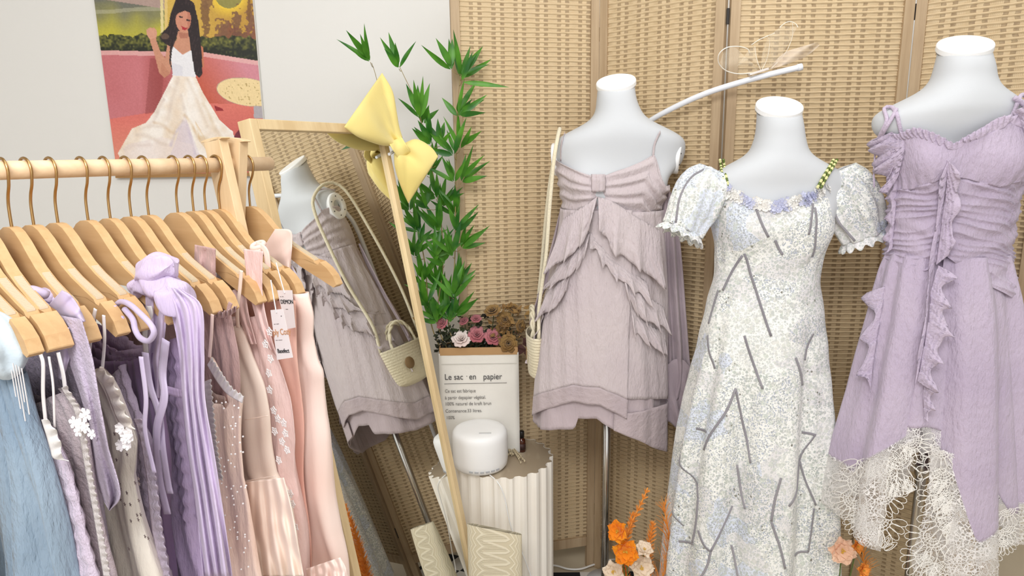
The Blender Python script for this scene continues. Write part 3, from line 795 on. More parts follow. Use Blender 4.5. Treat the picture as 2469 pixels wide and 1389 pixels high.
def dress_floral():
    root = thing('floral_dress', 'long white and pale blue floral dress with short puff sleeves', 'dress', (0.62, Y2, 0.2))
    S = Rings(Y2, [(440, 1716, 2004, .5), (480, 1716, 1999, .55), (540, 1724, 1998, .6), (580, 1731, 1985, .62), (620, 1736, 1970, .62), (660, 1732, 1964, .63), (700, 1722, 1966, .65), (760, 1708, 1975, .66), (840, 1692, 1980, .66), (940, 1668, 1985, .66), (1050, 1646, 1990, .66), (1200, 1626, 1996, .66), (1320, 1612, 2000, .66), (1480, 1600, 2010, .66), (1700, 1590, 2020, .66)],
              bumps=[(b[0], b[1], b[2] * .8, b[3], b[4]) for b in body2.bumps])
    dress_floral.S = S
    zt = px_edge(S, nk2, zof(440, Y2, 1880))
    zw = zof(650, Y2, 1850)
    def fold(th, z, v):
        k = smooth((zw - z) / .55); kb = math.exp(-((z - zof(610, Y2, 1850)) / .03) ** 2)
        return k * (.25 + .75 * abs(math.sin(th))) * (.022 * math.sin(9 * th + 1.3 * math.sin(2 * th + .6) + z * 1.2) + .006 * math.sin(17 * th + z * 5)) + .0015 * math.sin(17 * th) * kb * 1.2 + .0012 * math.sin(z * 70 + th * 4) * (1 - k)
    shell('bodice_and_skirt', S, zt, 0.10, M_floral, root, .006, 240, 150, fold)
    # under-bust seam
    H = lambda x, y, o=.008: S.hit(x, y, o)
    # grey bindings lie on the cloth
    lines = [[(1816, 498), (1832, 540), (1850, 572)], [(1868, 580), (1878, 600), (1886, 614)], [(1789, 612), (1810, 668), (1832, 735), (1858, 810)], [(1787, 616), (1764, 650), (1742, 700)], [(1966, 490), (1962, 530), (1955, 566)], [(1968, 500), (1974, 560), (1966, 620)],
             [(1793, 810), (1812, 870), (1838, 938)], [(1772, 936), (1750, 990), (1712, 1050), (1697, 1084)], [(1772, 940), (1785, 1020), (1800, 1070), (1809, 1118)], [(1918, 862), (1930, 900), (1940, 930)],
             [(1966, 805), (1954, 840), (1946, 870)], [(1706, 808), (1710, 850), (1717, 890)], [(1641, 1095), (1660, 1150), (1682, 1200)], [(1682, 1200), (1676, 1260), (1667, 1310)], [(1772, 1130), (1782, 1190), (1795, 1232)],
             [(1876, 1145), (1862, 1200), (1855, 1250)], [(1855, 1252), (1874, 1310), (1884, 1360)], [(1976, 1052), (1950, 1110), (1930, 1170), (1893, 1212)], [(1948, 1122), (1965, 1180), (1978, 1222)], [(1978, 1232), (1970, 1290), (1964, 1338)],
             [(1760, 1230), (1735, 1280), (1714, 1326)], [(1686, 1275), (1700, 1305), (1714, 1326)], [(1714, 1326), (1706, 1360), (1692, 1389)], [(1672, 1034), (1684, 1040), (1700, 1042)], [(1952, 1050), (1966, 1050), (1978, 1052)], [(1757, 1330), (1770, 1370), (1780, 1400)],
             [(1930, 1350), (1948, 1342), (1964, 1338)], [(1635, 1305), (1650, 1312), (1668, 1312)], [(1628, 1230), (1634, 1252), (1640, 1270)], [(1732, 700), (1716, 740), (1708, 780)], [(1862, 1390), (1850, 1420), (1840, 1440)]]
    for L in lines:
        P = [Vector(p) for p in smooth_path([H(x, y, .012) for x, y in L], 14)]
        for p in P:                                              # rest the strip on the folded surface
            th = S.theta(p); q = S.pt(th, p.z, .0085 + fold(th, p.z, 0)); p.x, p.y = q.x, q.y
        ribbon('seam_binding', P, .0055, M_bind, root, R=S, n=14, thick=.001)
    # neckline lace flowers
    rnd = random.Random(3); fl = MB(); wl = MB(); NP = smooth_path(nk2, 60)
    for i, q in enumerate(NP):
        for k in range(3):
            x = q[0] + rnd.uniform(-6, 6); y = q[1] + rnd.uniform(-10, 14); p = S.hit(x, y, .012); nr = (p - Vector((p.x * .2 + .62 * .8, S.Y, p.z))).normalized() + Vector((rnd.uniform(-.4, .4), 0, rnd.uniform(-.2, .6)))
            blue = math.sin(i * .42) + rnd.uniform(-.6, .6) > 0
            flower(fl if blue else wl, p, rnd.uniform(.006, .0105), 5, nr, ph=rnd.uniform(0, 6))
    fl.build('lavender_flower_trim', M_bluelace, root); wl.build('white_flower_trim', M_whitelace, root)
    # beaded straps
    for pts in ([(1740, 386), (1742, 400), (1746, 425), (1752, 452)], [(2013, 386), (2004, 402), (1990, 425), (1975, 452)]):
        P = smooth_path([body2.hit(x, y, .006) for x, y in pts], 26)
        g1 = MB(); g2 = MB()
        for i, p in enumerate(P):
            for s in (-1, 1):
                (g1 if (i // 2 + (s > 0)) % 2 else g2).sphere(Vector(p) + Vector((s * .0042, -.001, 0)), .0036, 7, 5)
        g1.v.append(Vector(P[-1])); g1.v.pop()
        s_ = g1.build('beaded_strap', plain('olive bead', (92, 110, 40), .3), root, sm=True); g2.build('cream_beads', plain('cream bead', (226, 222, 160), .3), s_, sm=True)
    # puff sleeves
    def puff(c0, c1, prof, yaw, frill, ph):
        A = at(c0[0], c0[1], Y2 - .01); Bp = at(c1[0], c1[1], Y2 - .03); ax = (Bp - A); L = ax.length; d = ax.normalized(); s = d.cross(Vector((0, 1, 0))).normalized(); f = d.cross(s)
        pr = smooth_path([(i / (len(prof) - 1), r) for i, r in enumerate(prof)], 41)
        def fn(u, v):
            a = 2 * math.pi * u; r = float(np.interp(v, [q[0] for q in pr], [q[1] for q in pr]))
            r *= 1 + .10 * math.sin(7 * a + ph + 3 * v) * (.4 + .6 * abs(2 * v - 1)) + .05 * math.sin(13 * a + 6 * v + ph)
            return A + d * (L * v) + s * math.cos(a) * r + f * math.sin(a) * r * .8
        sl = grid('puff_sleeve', fn, 90, 44, M_floral, root, closed=True, thick=.001)
        r0 = prof[-1]
        def fr(u, v):
            a = 2 * math.pi * u; r = r0 * .98 + v * .012 + .004 * v * math.sin(15 * a)
            return A + d * (L * .985 + v * .018 + v * .005 * math.sin(15 * a + 1)) + s * math.cos(a) * r + f * math.sin(a) * r * .8
        grid('cuff_frill', fr, 120, 5, M_floral, sl, closed=True, thick=.001)
        for a0 in (2.2, 3.6):
            P = [Vector(fn(a0 / 6.283 + .05 * math.sin(3 * t), t)) * 1 for t in np.linspace(.08, .97, 14)]
            P = [p + (p - (A + d * (L * t))).normalized() * .0015 for p, t in zip(P, np.linspace(.08, .97, 14))]
            ribbon('seam_binding', P, .005, M_bind, sl, side=(0, -1, 0), n=16)
    puff((1718, 412), (1646, 556), [.034, .056, .063, .063, .059, .052, .048], 0, 1, .4)
    puff((2024, 408), (2082, 572), [.036, .058, .067, .068, .065, .056, .050], 0, 1, 2.0)
dress_floral()
# ---- right form in the lilac dress
Y3 = 1.5
def Z3(py, px=2300): return zof(py, Y3, px)
body3 = Rings(Y3, [(106, 2272, 2384, 1), (143, 2268, 2385, 1), (190, 2256, 2388, 1), (213, 2238, 2397, .95), (230, 2205, 2424, .76), (246, 2170, 2450, .62), (260, 2138, 2472, .54), (276, 2112, 2494, .46), (300, 2107, 2506, .42), (318, 2112, 2500, .40), (340, 2140, 2486, .40), (370, 2162, 2470, .44), (400, 2165, 2458, .52), (430, 2162, 2448, .62), (460, 2164, 2430, .62), (520, 2166, 2420, .62), (610, 2162, 2405, .62), (700, 2150, 2410, .62), (780, 2150, 2410, .6)],
    bumps=[(math.pi / 2 - .25, Z3(395), .026, .36, .05), (math.pi / 2 + .72, Z3(395), .024, .36, .05)])
mannequin('white dress form wearing the lilac dress with lace hem', Y3, body3, (2328, 105), 0.0525, -.36,
          [(armpt(2500, 330, Y3, -.02), Vector((1, -.3, -.1)), .037)], (2215, 1200), Y3)
M_d3 = fabric('lilac crinkle cotton', (208, 193, 212), (198, 182, 204), .9, 120, (1, 1, .4))
M_d3r = fabric('lilac ruffle cotton', (214, 199, 218), (206, 190, 212), .8, 110)
M_lace = lace_mat('white net lace', (248, 244, 242), 130, .06, .10)
M_thread = plain('white lace thread', (246, 242, 236), .8)
def lace_loops(name, R, pts, mat, parent, size=28, n=40, off=.012, foldf=None, Y=None, inward=True):
    """rows of stitched petal loops along a hem"""
    rnd = random.Random(len(pts) * 7 + n); E = smooth_path(pts, n); m = MB()
    for i in range(n):
        e = E[i]; t = E[min(n - 1, i + 1)] - E[max(0, i - 1)]; t = t / max(1e-6, np.linalg.norm(t)); nn = np.array([t[1], -t[0]])
        if nn[1] > 0: nn = -nn
        an = math.sin(i * .9) * .55; d = nn * math.cos(an) + t * math.sin(an); s = np.array([-d[1], d[0]])
        for (L, wd) in ((size, size * .17), (size * .72, size * .09)):
            L2 = L * rnd.uniform(.85, 1.1); P = []
            for k in range(13):
                a = 2 * math.pi * k / 12; q = e + d * (L2 * .5 * (1 - math.cos(a))) + s * (wd * math.sin(a) * (1.25 - .5 * (1 - math.cos(a)) / 2))
                P.append(R.hit(q[0], q[1], off) if R else at(q[0], q[1], Y))
            m.tube(P, .00085, 4, cap=False)
    return m.build(name, mat, parent, sm=True)
def lace_fan(m, R, cx, cy, ang, rad, off, loops=9, span=2.5):
    def P(x, y): return R.hit(x, y, off) if R else at(x, y, Y3 - .14)
    for k in range(loops):
        a = ang + span * (k / (loops - 1) - .5); d = (math.sin(a), math.cos(a)); s = (d[1], -d[0]); pts = []; wd = rad * .5 * span / loops
        for q in range(11):
            t = 2 * math.pi * q / 10; rr = rad * (.42 + .29 * (1 - math.cos(t))); w = wd * math.sin(t) * (.75 + .3 * (1 - math.cos(t)) / 2)
            pts.append(P(cx + d[0] * rr + s[0] * w, cy + d[1] * rr + s[1] * w))
        m.tube(pts, .0008, 4, cap=False)
        m.tube([P(cx + d[0] * rad * .12, cy + d[1] * rad * .12), P(cx + d[0] * rad * .42, cy + d[1] * rad * .42)], .0007, 4, cap=False)
    for rr in (.14, .24, .34, .44):
        pts = [P(cx + math.sin(ang + span * (q / 12 - .5)) * rad * rr, cy + math.cos(ang + span * (q / 12 - .5)) * rad * rr) for q in range(13)]; m.tube(pts, .0009, 4, cap=False)
def dress_lilac():
    root = thing('lilac_dress', 'lilac ruched dress with tie shoulders and white lace handkerchief hem', 'dress', (0.92, Y3, 0.4))
    neck = [(2160, 342), (2180, 330), (2205, 322), (2240, 330), (2275, 345), (2300, 352), (2330, 345), (2370, 325), (2410, 300), (2440, 292), (2475, 310)]
    B = Rings(Y3, [(270, 2112, 2500, .46), (300, 2118, 2496, .48), (330, 2140, 2492, .54), (370, 2152, 2480, .58), (400, 2157, 2466, .6), (430, 2161, 2448, .64), (460, 2162, 2436, .66), (520, 2161, 2424, .68), (570, 2160, 2416, .68), (610, 2155, 2410, .68), (650, 2148, 2414, .7), (700, 2128, 2424, .72), (760, 2112, 2430, .72)],
              bumps=[(b[0], b[1], b[2] * 1.0, b[3], b[4]) for b in body3.bumps])
    zt = px_edge(B, neck, Z3(420)); seam = px_edge(B, [(2160, 455), (2200, 458), (2250, 440), (2290, 424), (2330, 432), (2400, 452), (2440, 440)], Z3(455))
    cth = B.theta(B.hit(2285, 500))
    def gath(th, z, v): return .0022 * math.sin(34 * th) * (smooth((v - .55) / .45) + .5 * (1 - smooth(v / .15))) + .002
    shell('bust', B, zt, seam, M_d3, root, .006, 200, 36, gath)
    def ruch(th, z, v):
        dt = (th - cth + math.pi) % (2 * math.pi) - math.pi; s = abs(dt)
        w = z * 400 + (13 * s if dt < 0 else 6 * s) + 2.5 * math.sin(3 * dt) + 9 * noise.noise(Vector((th * 1.3, z * 18, 2)))
        r = 1 - abs(math.sin(w / 2)) ** .8
        w2 = z * 130 - 3 * s + 2 * noise.noise(Vector((th * 2.5, z * 20, 5)))
        return .0062 * r * (.7 + .9 * noise.noise(Vector((th * 2.2, z * 30, 9)))) + .0022 * math.sin(w2) + .001 - .006 * math.exp(-(dt / .07) ** 2)
    wb = px_edge(B, [(2140, 640), (2190, 648), (2240, 650), (2275, 612), (2310, 640), (2360, 680), (2428, 716)], Z3(680))
    shell('ruched_waist', B, lambda th: seam(th) + .002, wb, M_d3, root, .005, 220, 150, ruch)
    # neckline ruffle
    strip('neckline_ruffle', B, [(2150, 352), (2180, 338), (2207, 332), (2240, 340), (2275, 356), (2302, 362), (2335, 352), (2372, 334), (2412, 312), (2445, 302), (2478, 318)],
          [(2140, 330), (2176, 318), (2207, 308), (2242, 316), (2272, 330), (2300, 344), (2325, 330), (2365, 308), (2405, 284), (2440, 278), (2490, 292)], M_d3r, root, o0=.010, o1=.006, amp=.003, waves=24, zig=1.5, n=260, m=8)
    # shoulder ruffle bunches and ties
    strip('shoulder_ruffle', B, [(2150, 318), (2168, 335), (2166, 372)], [(2112, 335), (2118, 385), (2150, 425)], M_d3r, root, o0=.012, o1=.012, amp=.009, waves=2, zig=3, n=70)
    strip('shoulder_ruffle', B, [(2160, 322), (2182, 345), (2168, 420)], [(2120, 350), (2132, 410), (2150, 470)], M_d3r, root, o0=.010, o1=.014, amp=.012, waves=2.5, zig=3, n=70)
    strip('shoulder_ruffle', B, [(2440, 270), (2455, 290), (2470, 320)], [(2470, 250), (2495, 290), (2505, 340)], M_d3r, root, o0=.012, o1=.02, amp=.012, waves=2, zig=3, n=60)
    def tie(px, r=.0042):
        m = MB(); m.tube([Vector(p) for p in smooth_path([body3.hit(x, y, o) for x, y, o in px], 30)], r, 8); m.build('shoulder_tie', M_d3r, root, sm=True)
    tie([(2175, 330, .006), (2168, 300, .006), (2162, 275, .007), (2150, 258, .010), (2132, 262, .014), (2138, 290, .012), (2124, 322, .012), (2112, 345, .012)])
    tie([(2162, 262, .010), (2150, 285, .012), (2135, 310, .014), (2122, 335, .012)])
    tie([(2112, 340, .012), (2109, 380, .02), (2107, 420, .03), (2108, 452, .03)], .002)
    tie([(2436, 290, .006), (2448, 262, .007), (2456, 240, .009), (2466, 228, .012), (2480, 240, .012)]); tie([(2446, 236, .012), (2462, 246, .012), (2476, 262, .012)], .0055); tie([(2452, 250, .012), (2440, 280, .008)], .003)
    # skirt
    S = Rings(Y3, [(600, 2158, 2408, .66), (640, 2140, 2416, .68), (700, 2124, 2426, .70), (756, 2112, 2430, .72), (850, 2086, 2434, .72), (948, 2062, 2436, .72), (1060, 2030, 2438, .72), (1182, 2004, 2440, .72), (1315, 1990, 2442, .72), (1450, 1980, 2446, .72)])
    def fold(k, A, ph): return lambda th, z, v: A * (.25 + v) * (.15 + .85 * abs(math.sin(th))) * math.sin(k * th + ph + .8 * math.sin(2 * th)) + .003 * math.sin(k * 2.3 * th + 3 + 2 * v)
    T = lambda x, y: S.theta(S.hit(x, y, .004))
    tg0, tg1 = T(2243, 1000), T(2214, 1000)
    shell('skirt_back', S, Z3(612), px_edge(S, [(2002, 1110), (2060, 1140), (2150, 1030), (2235, 1030), (2330, 1060), (2436, 1240)], Z3(1100)), M_d3, root, -.012, 160, 50, fold(7, .010, 0))
    shell('back_lace', S, px_edge(S, [(2002, 1110), (2060, 1140), (2150, 1030), (2235, 1030), (2330, 1060), (2436, 1240)], Z3(1100)), px_edge(S, [(2001, 1180), (2065, 1205), (2150, 1090), (2240, 1090), (2330, 1110), (2442, 1315)], Z3(1170)), M_lace, root, -.012, 160, 12, lambda th, z, v: fold(7, .010, 0)(th, z, 1))
    def two(nm, t0, t1, cut, hem, fo, off, n):
        c = px_edge(S, cut, Z3(1150)); h = px_edge(S, hem, Z3(1200))
        shell('skirt_panel', S, Z3(606), c, M_d3, root, off, n, 70, fo, th0=t0, th1=t1)
        shell('lace_hem', S, lambda th: c(th) + .004, h, M_lace, root, off + .0005, n, 14, lambda th, z, v: fo(th, z, 1), th0=t0, th1=t1)
    fl = fold(8, .022, 1.2); fr = fold(9, .024, .4)
    two('l', tg1, math.pi + .15, [(2060, 1130), (2090, 1110), (2130, 1085), (2175, 1060), (2212, 1035)], [(2040, 1250), (2085, 1296), (2128, 1325), (2142, 1210), (2175, 1196), (2212, 1100)], fl, .006, 90)
    two('r', -.45, tg0, [(2245, 1040), (2290, 1120), (2330, 1290), (2380, 1260), (2436, 1220)], [(2244, 1100), (2250, 1250), (2290, 1420), (2350, 1430), (2400, 1340), (2442, 1318)], fr, .006, 100)
    # handkerchief points of lace hanging below
    Lc = M_lace
    panel('lace_point', [(2245, 1080), (2236, 1180), (2218, 1270), (2196, 1345), (2215, 1420)], [(2330, 1100), (2332, 1200), (2334, 1300), (2336, 1380), (2338, 1440)], Y3 - .15, Lc, root, .006, 2)
    lo = lambda pts, n, size=30, **k: lace_loops('lace_petals', S, pts, M_thread, root, size, n, **k)
    lo([(2003, 1150), (2012, 1180), (2035, 1192), (2062, 1196)], 12, 34, off=-.002)
    lo([(2046, 1240), (2060, 1268), (2090, 1296), (2132, 1326)], 16, 40, off=.012)
    lo([(2132, 1200), (2160, 1198), (2185, 1192), (2210, 1180)], 14, 42, off=.012)
    lo([(2070, 1150), (2110, 1150), (2160, 1130), (2208, 1090)], 20, 40, off=.013)
    lo([(2240, 1150), (2262, 1200), (2280, 1240), (2322, 1230)], 18, 42, off=.013)
    lo([(2240, 1180), (2258, 1250), (2290, 1310), (2328, 1290)], 20, 46, off=.013)
    lo([(2204, 1340), (2220, 1370), (2250, 1400)], 14, 44, off=.01)
    lo([(2350, 1330), (2372, 1350), (2400, 1345)], 12, 40, off=.013); lo([(2410, 1316), (2425, 1320), (2440, 1316)], 9, 40, off=.006)
    def fans(L, off=.014, R=S):
        m = MB()
        for (x, y, a, r) in L: lace_fan(m, R, x, y, a, r, off)
        m.build('lace_fans', M_thread, root, sm=True)
    fans([(2020, 1130, -.3, 52), (2046, 1150, .4, 46)], -.002)
    fans([(2100, 1100, .0, 80), (2165, 1095, .1, 85), (2195, 1060, .5, 60), (2075, 1160, -.5, 70), (2090, 1215, -.2, 72), (2060, 1200, -.5, 60), (2120, 1250, .1, 70), (2080, 1250, -.4, 50), (2130, 1190, .3, 60), (2140, 1130, -.2, 60)])
    fans([(2270, 1080, -.5, 56), (2275, 1130, -.3, 66), (2300, 1180, -.2, 76), (2290, 1250, -.3, 80), (2250, 1290, -.6, 70), (2310, 1290, .2, 70), (2235, 1340, -.5, 66), (2285, 1350, 0, 80), (2265, 1200, -.6, 56)])
    fans([(2370, 1290, .2, 60), (2395, 1280, .4, 56), (2360, 1330, .0, 60), (2425, 1270, .3, 46), (2428, 1225, .2, 46), (2418, 1300, 0, 40)], .012)
    # centre jabot and cascading ruffles
    sr = lambda b, e, **k: strip('jabot_ruffle', B, b, e, M_d3r, root, **k)
    sr([(2287, 385), (2280, 450), (2262, 560), (2250, 650)], [(2266, 432), (2262, 500), (2246, 600), (2240, 668)], o0=.012, o1=.008, amp=.003, waves=1.5, zig=3, m=10)
    sr([(2284, 385), (2282, 450), (2270, 540), (2256, 640)], [(2300, 398), (2316, 455), (2304, 520), (2290, 615)], o0=.014, o1=.014, amp=.006, waves=2.6, zig=6, m=12)
    ss = lambda b, e, **k: strip('skirt_ruffle', S, b, e, M_d3r, root, **k)
    ss([(2262, 640), (2245, 700), (2240, 760), (2225, 850), (2212, 920)], [(2296, 650), (2282, 720), (2285, 800), (2258, 880), (2252, 950)], o0=.016, o1=.012, amp=.008, waves=4.5, zig=11, m=12)
    ss([(2245, 640), (2240, 700), (2232, 800), (2214, 900)], [(2236, 700), (2232, 760), (2216, 850), (2206, 928)], o0=.016, o1=.006, amp=.004, waves=2, zig=4, m=8)
    ss([(2228, 920), (2226, 960), (2228, 1010)], [(2246, 930), (2250, 975), (2240, 1012)], o0=.012, o1=.01, amp=.006, waves=2, zig=6, m=8, n=50)
    ss([(2134, 690), (2124, 760), (2108, 860), (2098, 950)], [(2098, 700), (2100, 770), (2084, 870), (2100, 960)], o0=.010, o1=.010, amp=.007, waves=3, zig=8, m=10)
    strip('side_ruffle', B, [(2160, 350), (2164, 420), (2160, 500), (2152, 600)], [(2134, 370), (2150, 430), (2146, 510), (2138, 610)], M_d3r, root, o0=.010, o1=.008, amp=.005, waves=5, zig=5, m=8)
dress_lilac()

# ---------------------------------------------------------------- arched white pole with a tulle hair piece
M_wmetal = plain('white painted metal', (236, 238, 244), .3)
def arch():
    root = thing('arched_pole', 'white arched metal pole rising behind the left dress form', 'pole', at(1470, 1389, 2.03).xy.to_3d())
    P = [at(1930, 162, 1.78), at(1850, 181, 1.79), at(1760, 206, 1.82), at(1690, 230, 1.86), at(1620, 262, 1.92), at(1565, 293, 1.97), at(1520, 330, 2.0), at(1490, 380, 2.02), at(1474, 460, 2.03)]
    b = at(1472, 700, 2.03); P.append(b); x = b.x
    Q = [Vector(p) for p in smooth_path(P, 60)] + [Vector((x, 2.03, .5)), Vector((x, 2.03, .02))]
    MB().tube(Q, .0078, 14).build('arm', M_wmetal, root, sm=True)
    d = (Q[0] - Q[1]).normalized(); MB().tube([Q[0] - d * .008, Q[0] + d * .004], .0092, 16).build('end_cap', M_wmetal, root, sm=True)
    MB().lathe((x, 2.03, 0), [(.07, 0), (.07, .008), (.012, .016)], 32).build('foot', M_wmetal, root, sm=True)
arch()
def fascinator():
    Yf = 1.785; c = at(1832, 174, Yf)
    root = thing('hair_clip', 'sheer tulle butterfly hair clip resting on the white arched pole', 'hair clip', c)
    Mt = plain('ivory wire', (250, 244, 232), .5)
    a, b = at(1806, 182, Yf), at(1852, 168, Yf)
    MB().beam(a + Vector((0, 0, .002)), b + Vector((0, 0, .002)), .012, .006, (0, 1, 0)).build('clip', plain('satin clip', (226, 216, 208), .4), root, bevel=.001)
    def wire(pts, r=.0012, Ys=None):
        P = [at(x, y, Yf + (.02 * math.sin(i))) for i, (x, y) in enumerate(pts)]
        MB().tube([Vector(p) for p in smooth_path(P, 40)], r, 6).build('wire', Mt, root, sm=True)
    wire([(1815, 176), (1780, 178), (1750, 170), (1733, 152), (1734, 130), (1752, 115), (1780, 112), (1802, 118), (1808, 128)], .0013)
    wire([(1812, 108), (1830, 96), (1850, 87), (1868, 80)], .0009)
    wire([(1880, 66), (1892, 56), (1905, 52), (1918, 57), (1924, 66)], .0009)
    wire([(1911, 56), (1910, 90), (1892, 130), (1860, 165)], .0006)
    wire([(1835, 172), (1850, 140), (1856, 100), (1850, 88)], .0005); wire([(1835, 172), (1824, 140), (1820, 112)], .0005)
    t = NT('tulle'); t.b.inputs['Base Color'].default_value = srgb(240, 228, 206); t.b.inputs['Roughness'].default_value = .7
    w = t.n('ShaderNodeTexWave'); w.inputs['Scale'].default_value = 160; w.inputs['Distortion'].default_value = 8; t.l(t.coord(), w.inputs[0])
    t.l(t.math('ADD', .10, t.math('MULTIPLY', t.math('POWER', w.outputs['Fac'], 4), .35)), t.b.inputs['Alpha'])
    t2 = NT('tulle feather'); t2.b.inputs['Base Color'].default_value = srgb(232, 216, 200); t2.b.inputs['Alpha'].default_value = .5; t2.b.inputs['Roughness'].default_value = .8
    def wing(pts_a, pts_b, mat, n=30):
        A = smooth_path(pts_a, n + 1); Bq = smooth_path(pts_b, n + 1)
        grid('wing', lambda u, v: at(*(A[int(round(v * n))] * (1 - u) + Bq[int(round(v * n))] * u), Yf + .012 * math.sin(4 * u + 5 * v)), 12, n, mat, root)
    wing([(1850, 168), (1890, 128), (1935, 112), (1972, 102)], [(1862, 166), (1905, 152), (1945, 135), (1976, 110)], t2.m)
    wing([(1830, 172), (1790, 176), (1745, 168), (1736, 150)], [(1834, 168), (1800, 140), (1770, 114), (1745, 122)], t.m)
    wing([(1834, 170), (1836, 140), (1850, 95), (1884, 62)], [(1846, 170), (1880, 140), (1904, 100), (1922, 66)], t.m)
    wing([(1828, 172), (1812, 160), (1800, 150), (1776, 160)], [(1834, 170), (1826, 140), (1822, 118), (1814, 110)], t.m)
fascinator()

# ---------------------------------------------------------------- rope bag on the left form's shoulder
M_rope = fabric('cream cotton rope', (232, 222, 196), (222, 210, 180), .5, 160, transl=0)
def rope_bag():
    c = at(1303, 870, 1.90); c.x = at(1294, 870, 1.90).x
    root = thing('rope_bag', 'small cream rope basket bag hanging from the left dress form shoulder', 'bag', c)
    zt = at(1294, 800, 1.90).z; zb = zt - .135
    def fn(u, v):
        a = 2 * math.pi * u; z = lerp(zt, zb, v); k = (1.0 - .22 * v) * math.sqrt(max(0.0, 1 - max(0, (v - .86) / .14) ** 2)) if v > .86 else (1.0 - .22 * v)
        k *= 1 + .028 * abs(math.sin(v * math.pi * 15))
        return Vector((c.x + .030 * k * math.cos(a), c.y + .080 * k * math.sin(a), z))
    body = grid('basket_body', fn, 40, 110, M_rope, root, closed=True, thick=.003)
    def rope(pts, r, name='strap', tw=0):
        P = [Vector(p) for p in smooth_path(pts, 60)]
        MB().tube(P, r, 10).build(name, M_rope, root, sm=True)
    sh = body1.hit(1352, 326, .006)
    top = Vector((at(1350, 322, 1.88).x, 1.885, at(1350, 314, 1.88).z + .004))
    rope([Vector((c.x + .004, c.y - .078, zt)), at(1300, 740, 1.83), at(1316, 620, 1.81), at(1325, 500, 1.80), at(1334, 400, 1.80), at(1342, 345, 1.82), top, Vector((top.x - .004, 1.94, top.z - .03)), at(1322, 470, 1.965), at(1306, 640, 1.985), Vector((c.x, c.y + .078, zt))], .0052)
    for s in (-1, 1):
        for q in (0, 1):
            P = []
            for i in range(40):
                t = i / 39; a = math.pi * t; tw = 2 * math.pi * 3.5 * t + q * math.pi
                P.append(Vector((c.x + s * .012 + .004 * math.cos(tw), c.y - .045 * math.cos(a) + .003, zt - .01 + .085 * math.sin(a) ** .8 + .004 * math.sin(tw))))
            MB().tube(P, .0042, 8).build('handle', M_rope, root, sm=True)
    e = Vector((c.x - .0285, c.y - .01, (zt + zb) / 2 + .005)); MB().lathe(e, [(0, .004), (.016, .003), (.018, 0)], 24, (Vector((0, 1, 0)), Vector((0, 0, 1.15)), Vector((-1, 0, 0)))).build('round_patch', plain('brown patch', (140, 112, 76), .7), body, sm=True)
    m = MB()
    for k in range(36):
        a = 2 * math.pi * k / 36; d = Vector((0, math.cos(a), 1.15 * math.sin(a))); m.tube([e + d * .017, e + d * .026 + Vector((.0005, 0, 0))], .0012, 4)
    m.build('patch_fringe', M_rope, body)
rope_bag()

# ---------------------------------------------------------------- fluted pedestal with diffuser, bottle, paper bag of dried flowers
PX0, PY0, PR, PZ = -0.034, 1.945, 0.155, 0.516
def pedestal():
    root = thing('fluted_pedestal', 'cream fluted round pedestal beside the mirror holding a diffuser', 'pedestal', (PX0, PY0, 0))
    NF = 22
    def prof(a, r0=PR):
        k = (a / (2 * math.pi) * NF) % 1.0
        t = abs(k - .5) * 2
        return r0 - .012 * (0 if t > .75 else (1 if t < .35 else (.75 - t) / .4))
    nu = NF * 10
    grid('fluted_body', lambda u, v: Vector((PX0 + prof(2 * math.pi * u) * math.cos(2 * math.pi * u), PY0 + prof(2 * math.pi * u) * math.sin(2 * math.pi * u), lerp(PZ, 0, v))), nu, 2, fabric('cream pleated card', (250, 244, 234), (246, 238, 226), .05, transl=0), root, closed=True).data.polygons.foreach_set('use_smooth', [False] * (nu * 2))
    v = [Vector((PX0, PY0, PZ - .001))] + [Vector((PX0 + (prof(2 * math.pi * i / nu) - .001) * math.cos(2 * math.pi * i / nu), PY0 + (prof(2 * math.pi * i / nu) - .001) * math.sin(2 * math.pi * i / nu), PZ - .001)) for i in range(nu)]
    t = NT('brown paper sheet'); n = t.noise(t.coord('Object', (12, 4, 1)), 1.0, 3)
    t.l(t.mix(t.ramp(n, [(.42, 0.0), (.5, 1.0)]), srgb(196, 180, 156), srgb(172, 154, 130)), t.b.inputs['Base Color']); t.b.inputs['Roughness'].default_value = .5
    mk('top_sheet', v, [(0, 1 + i, 1 + (i + 1) % nu) for i in range(nu)], t.m, root, sm=False)
pedestal()
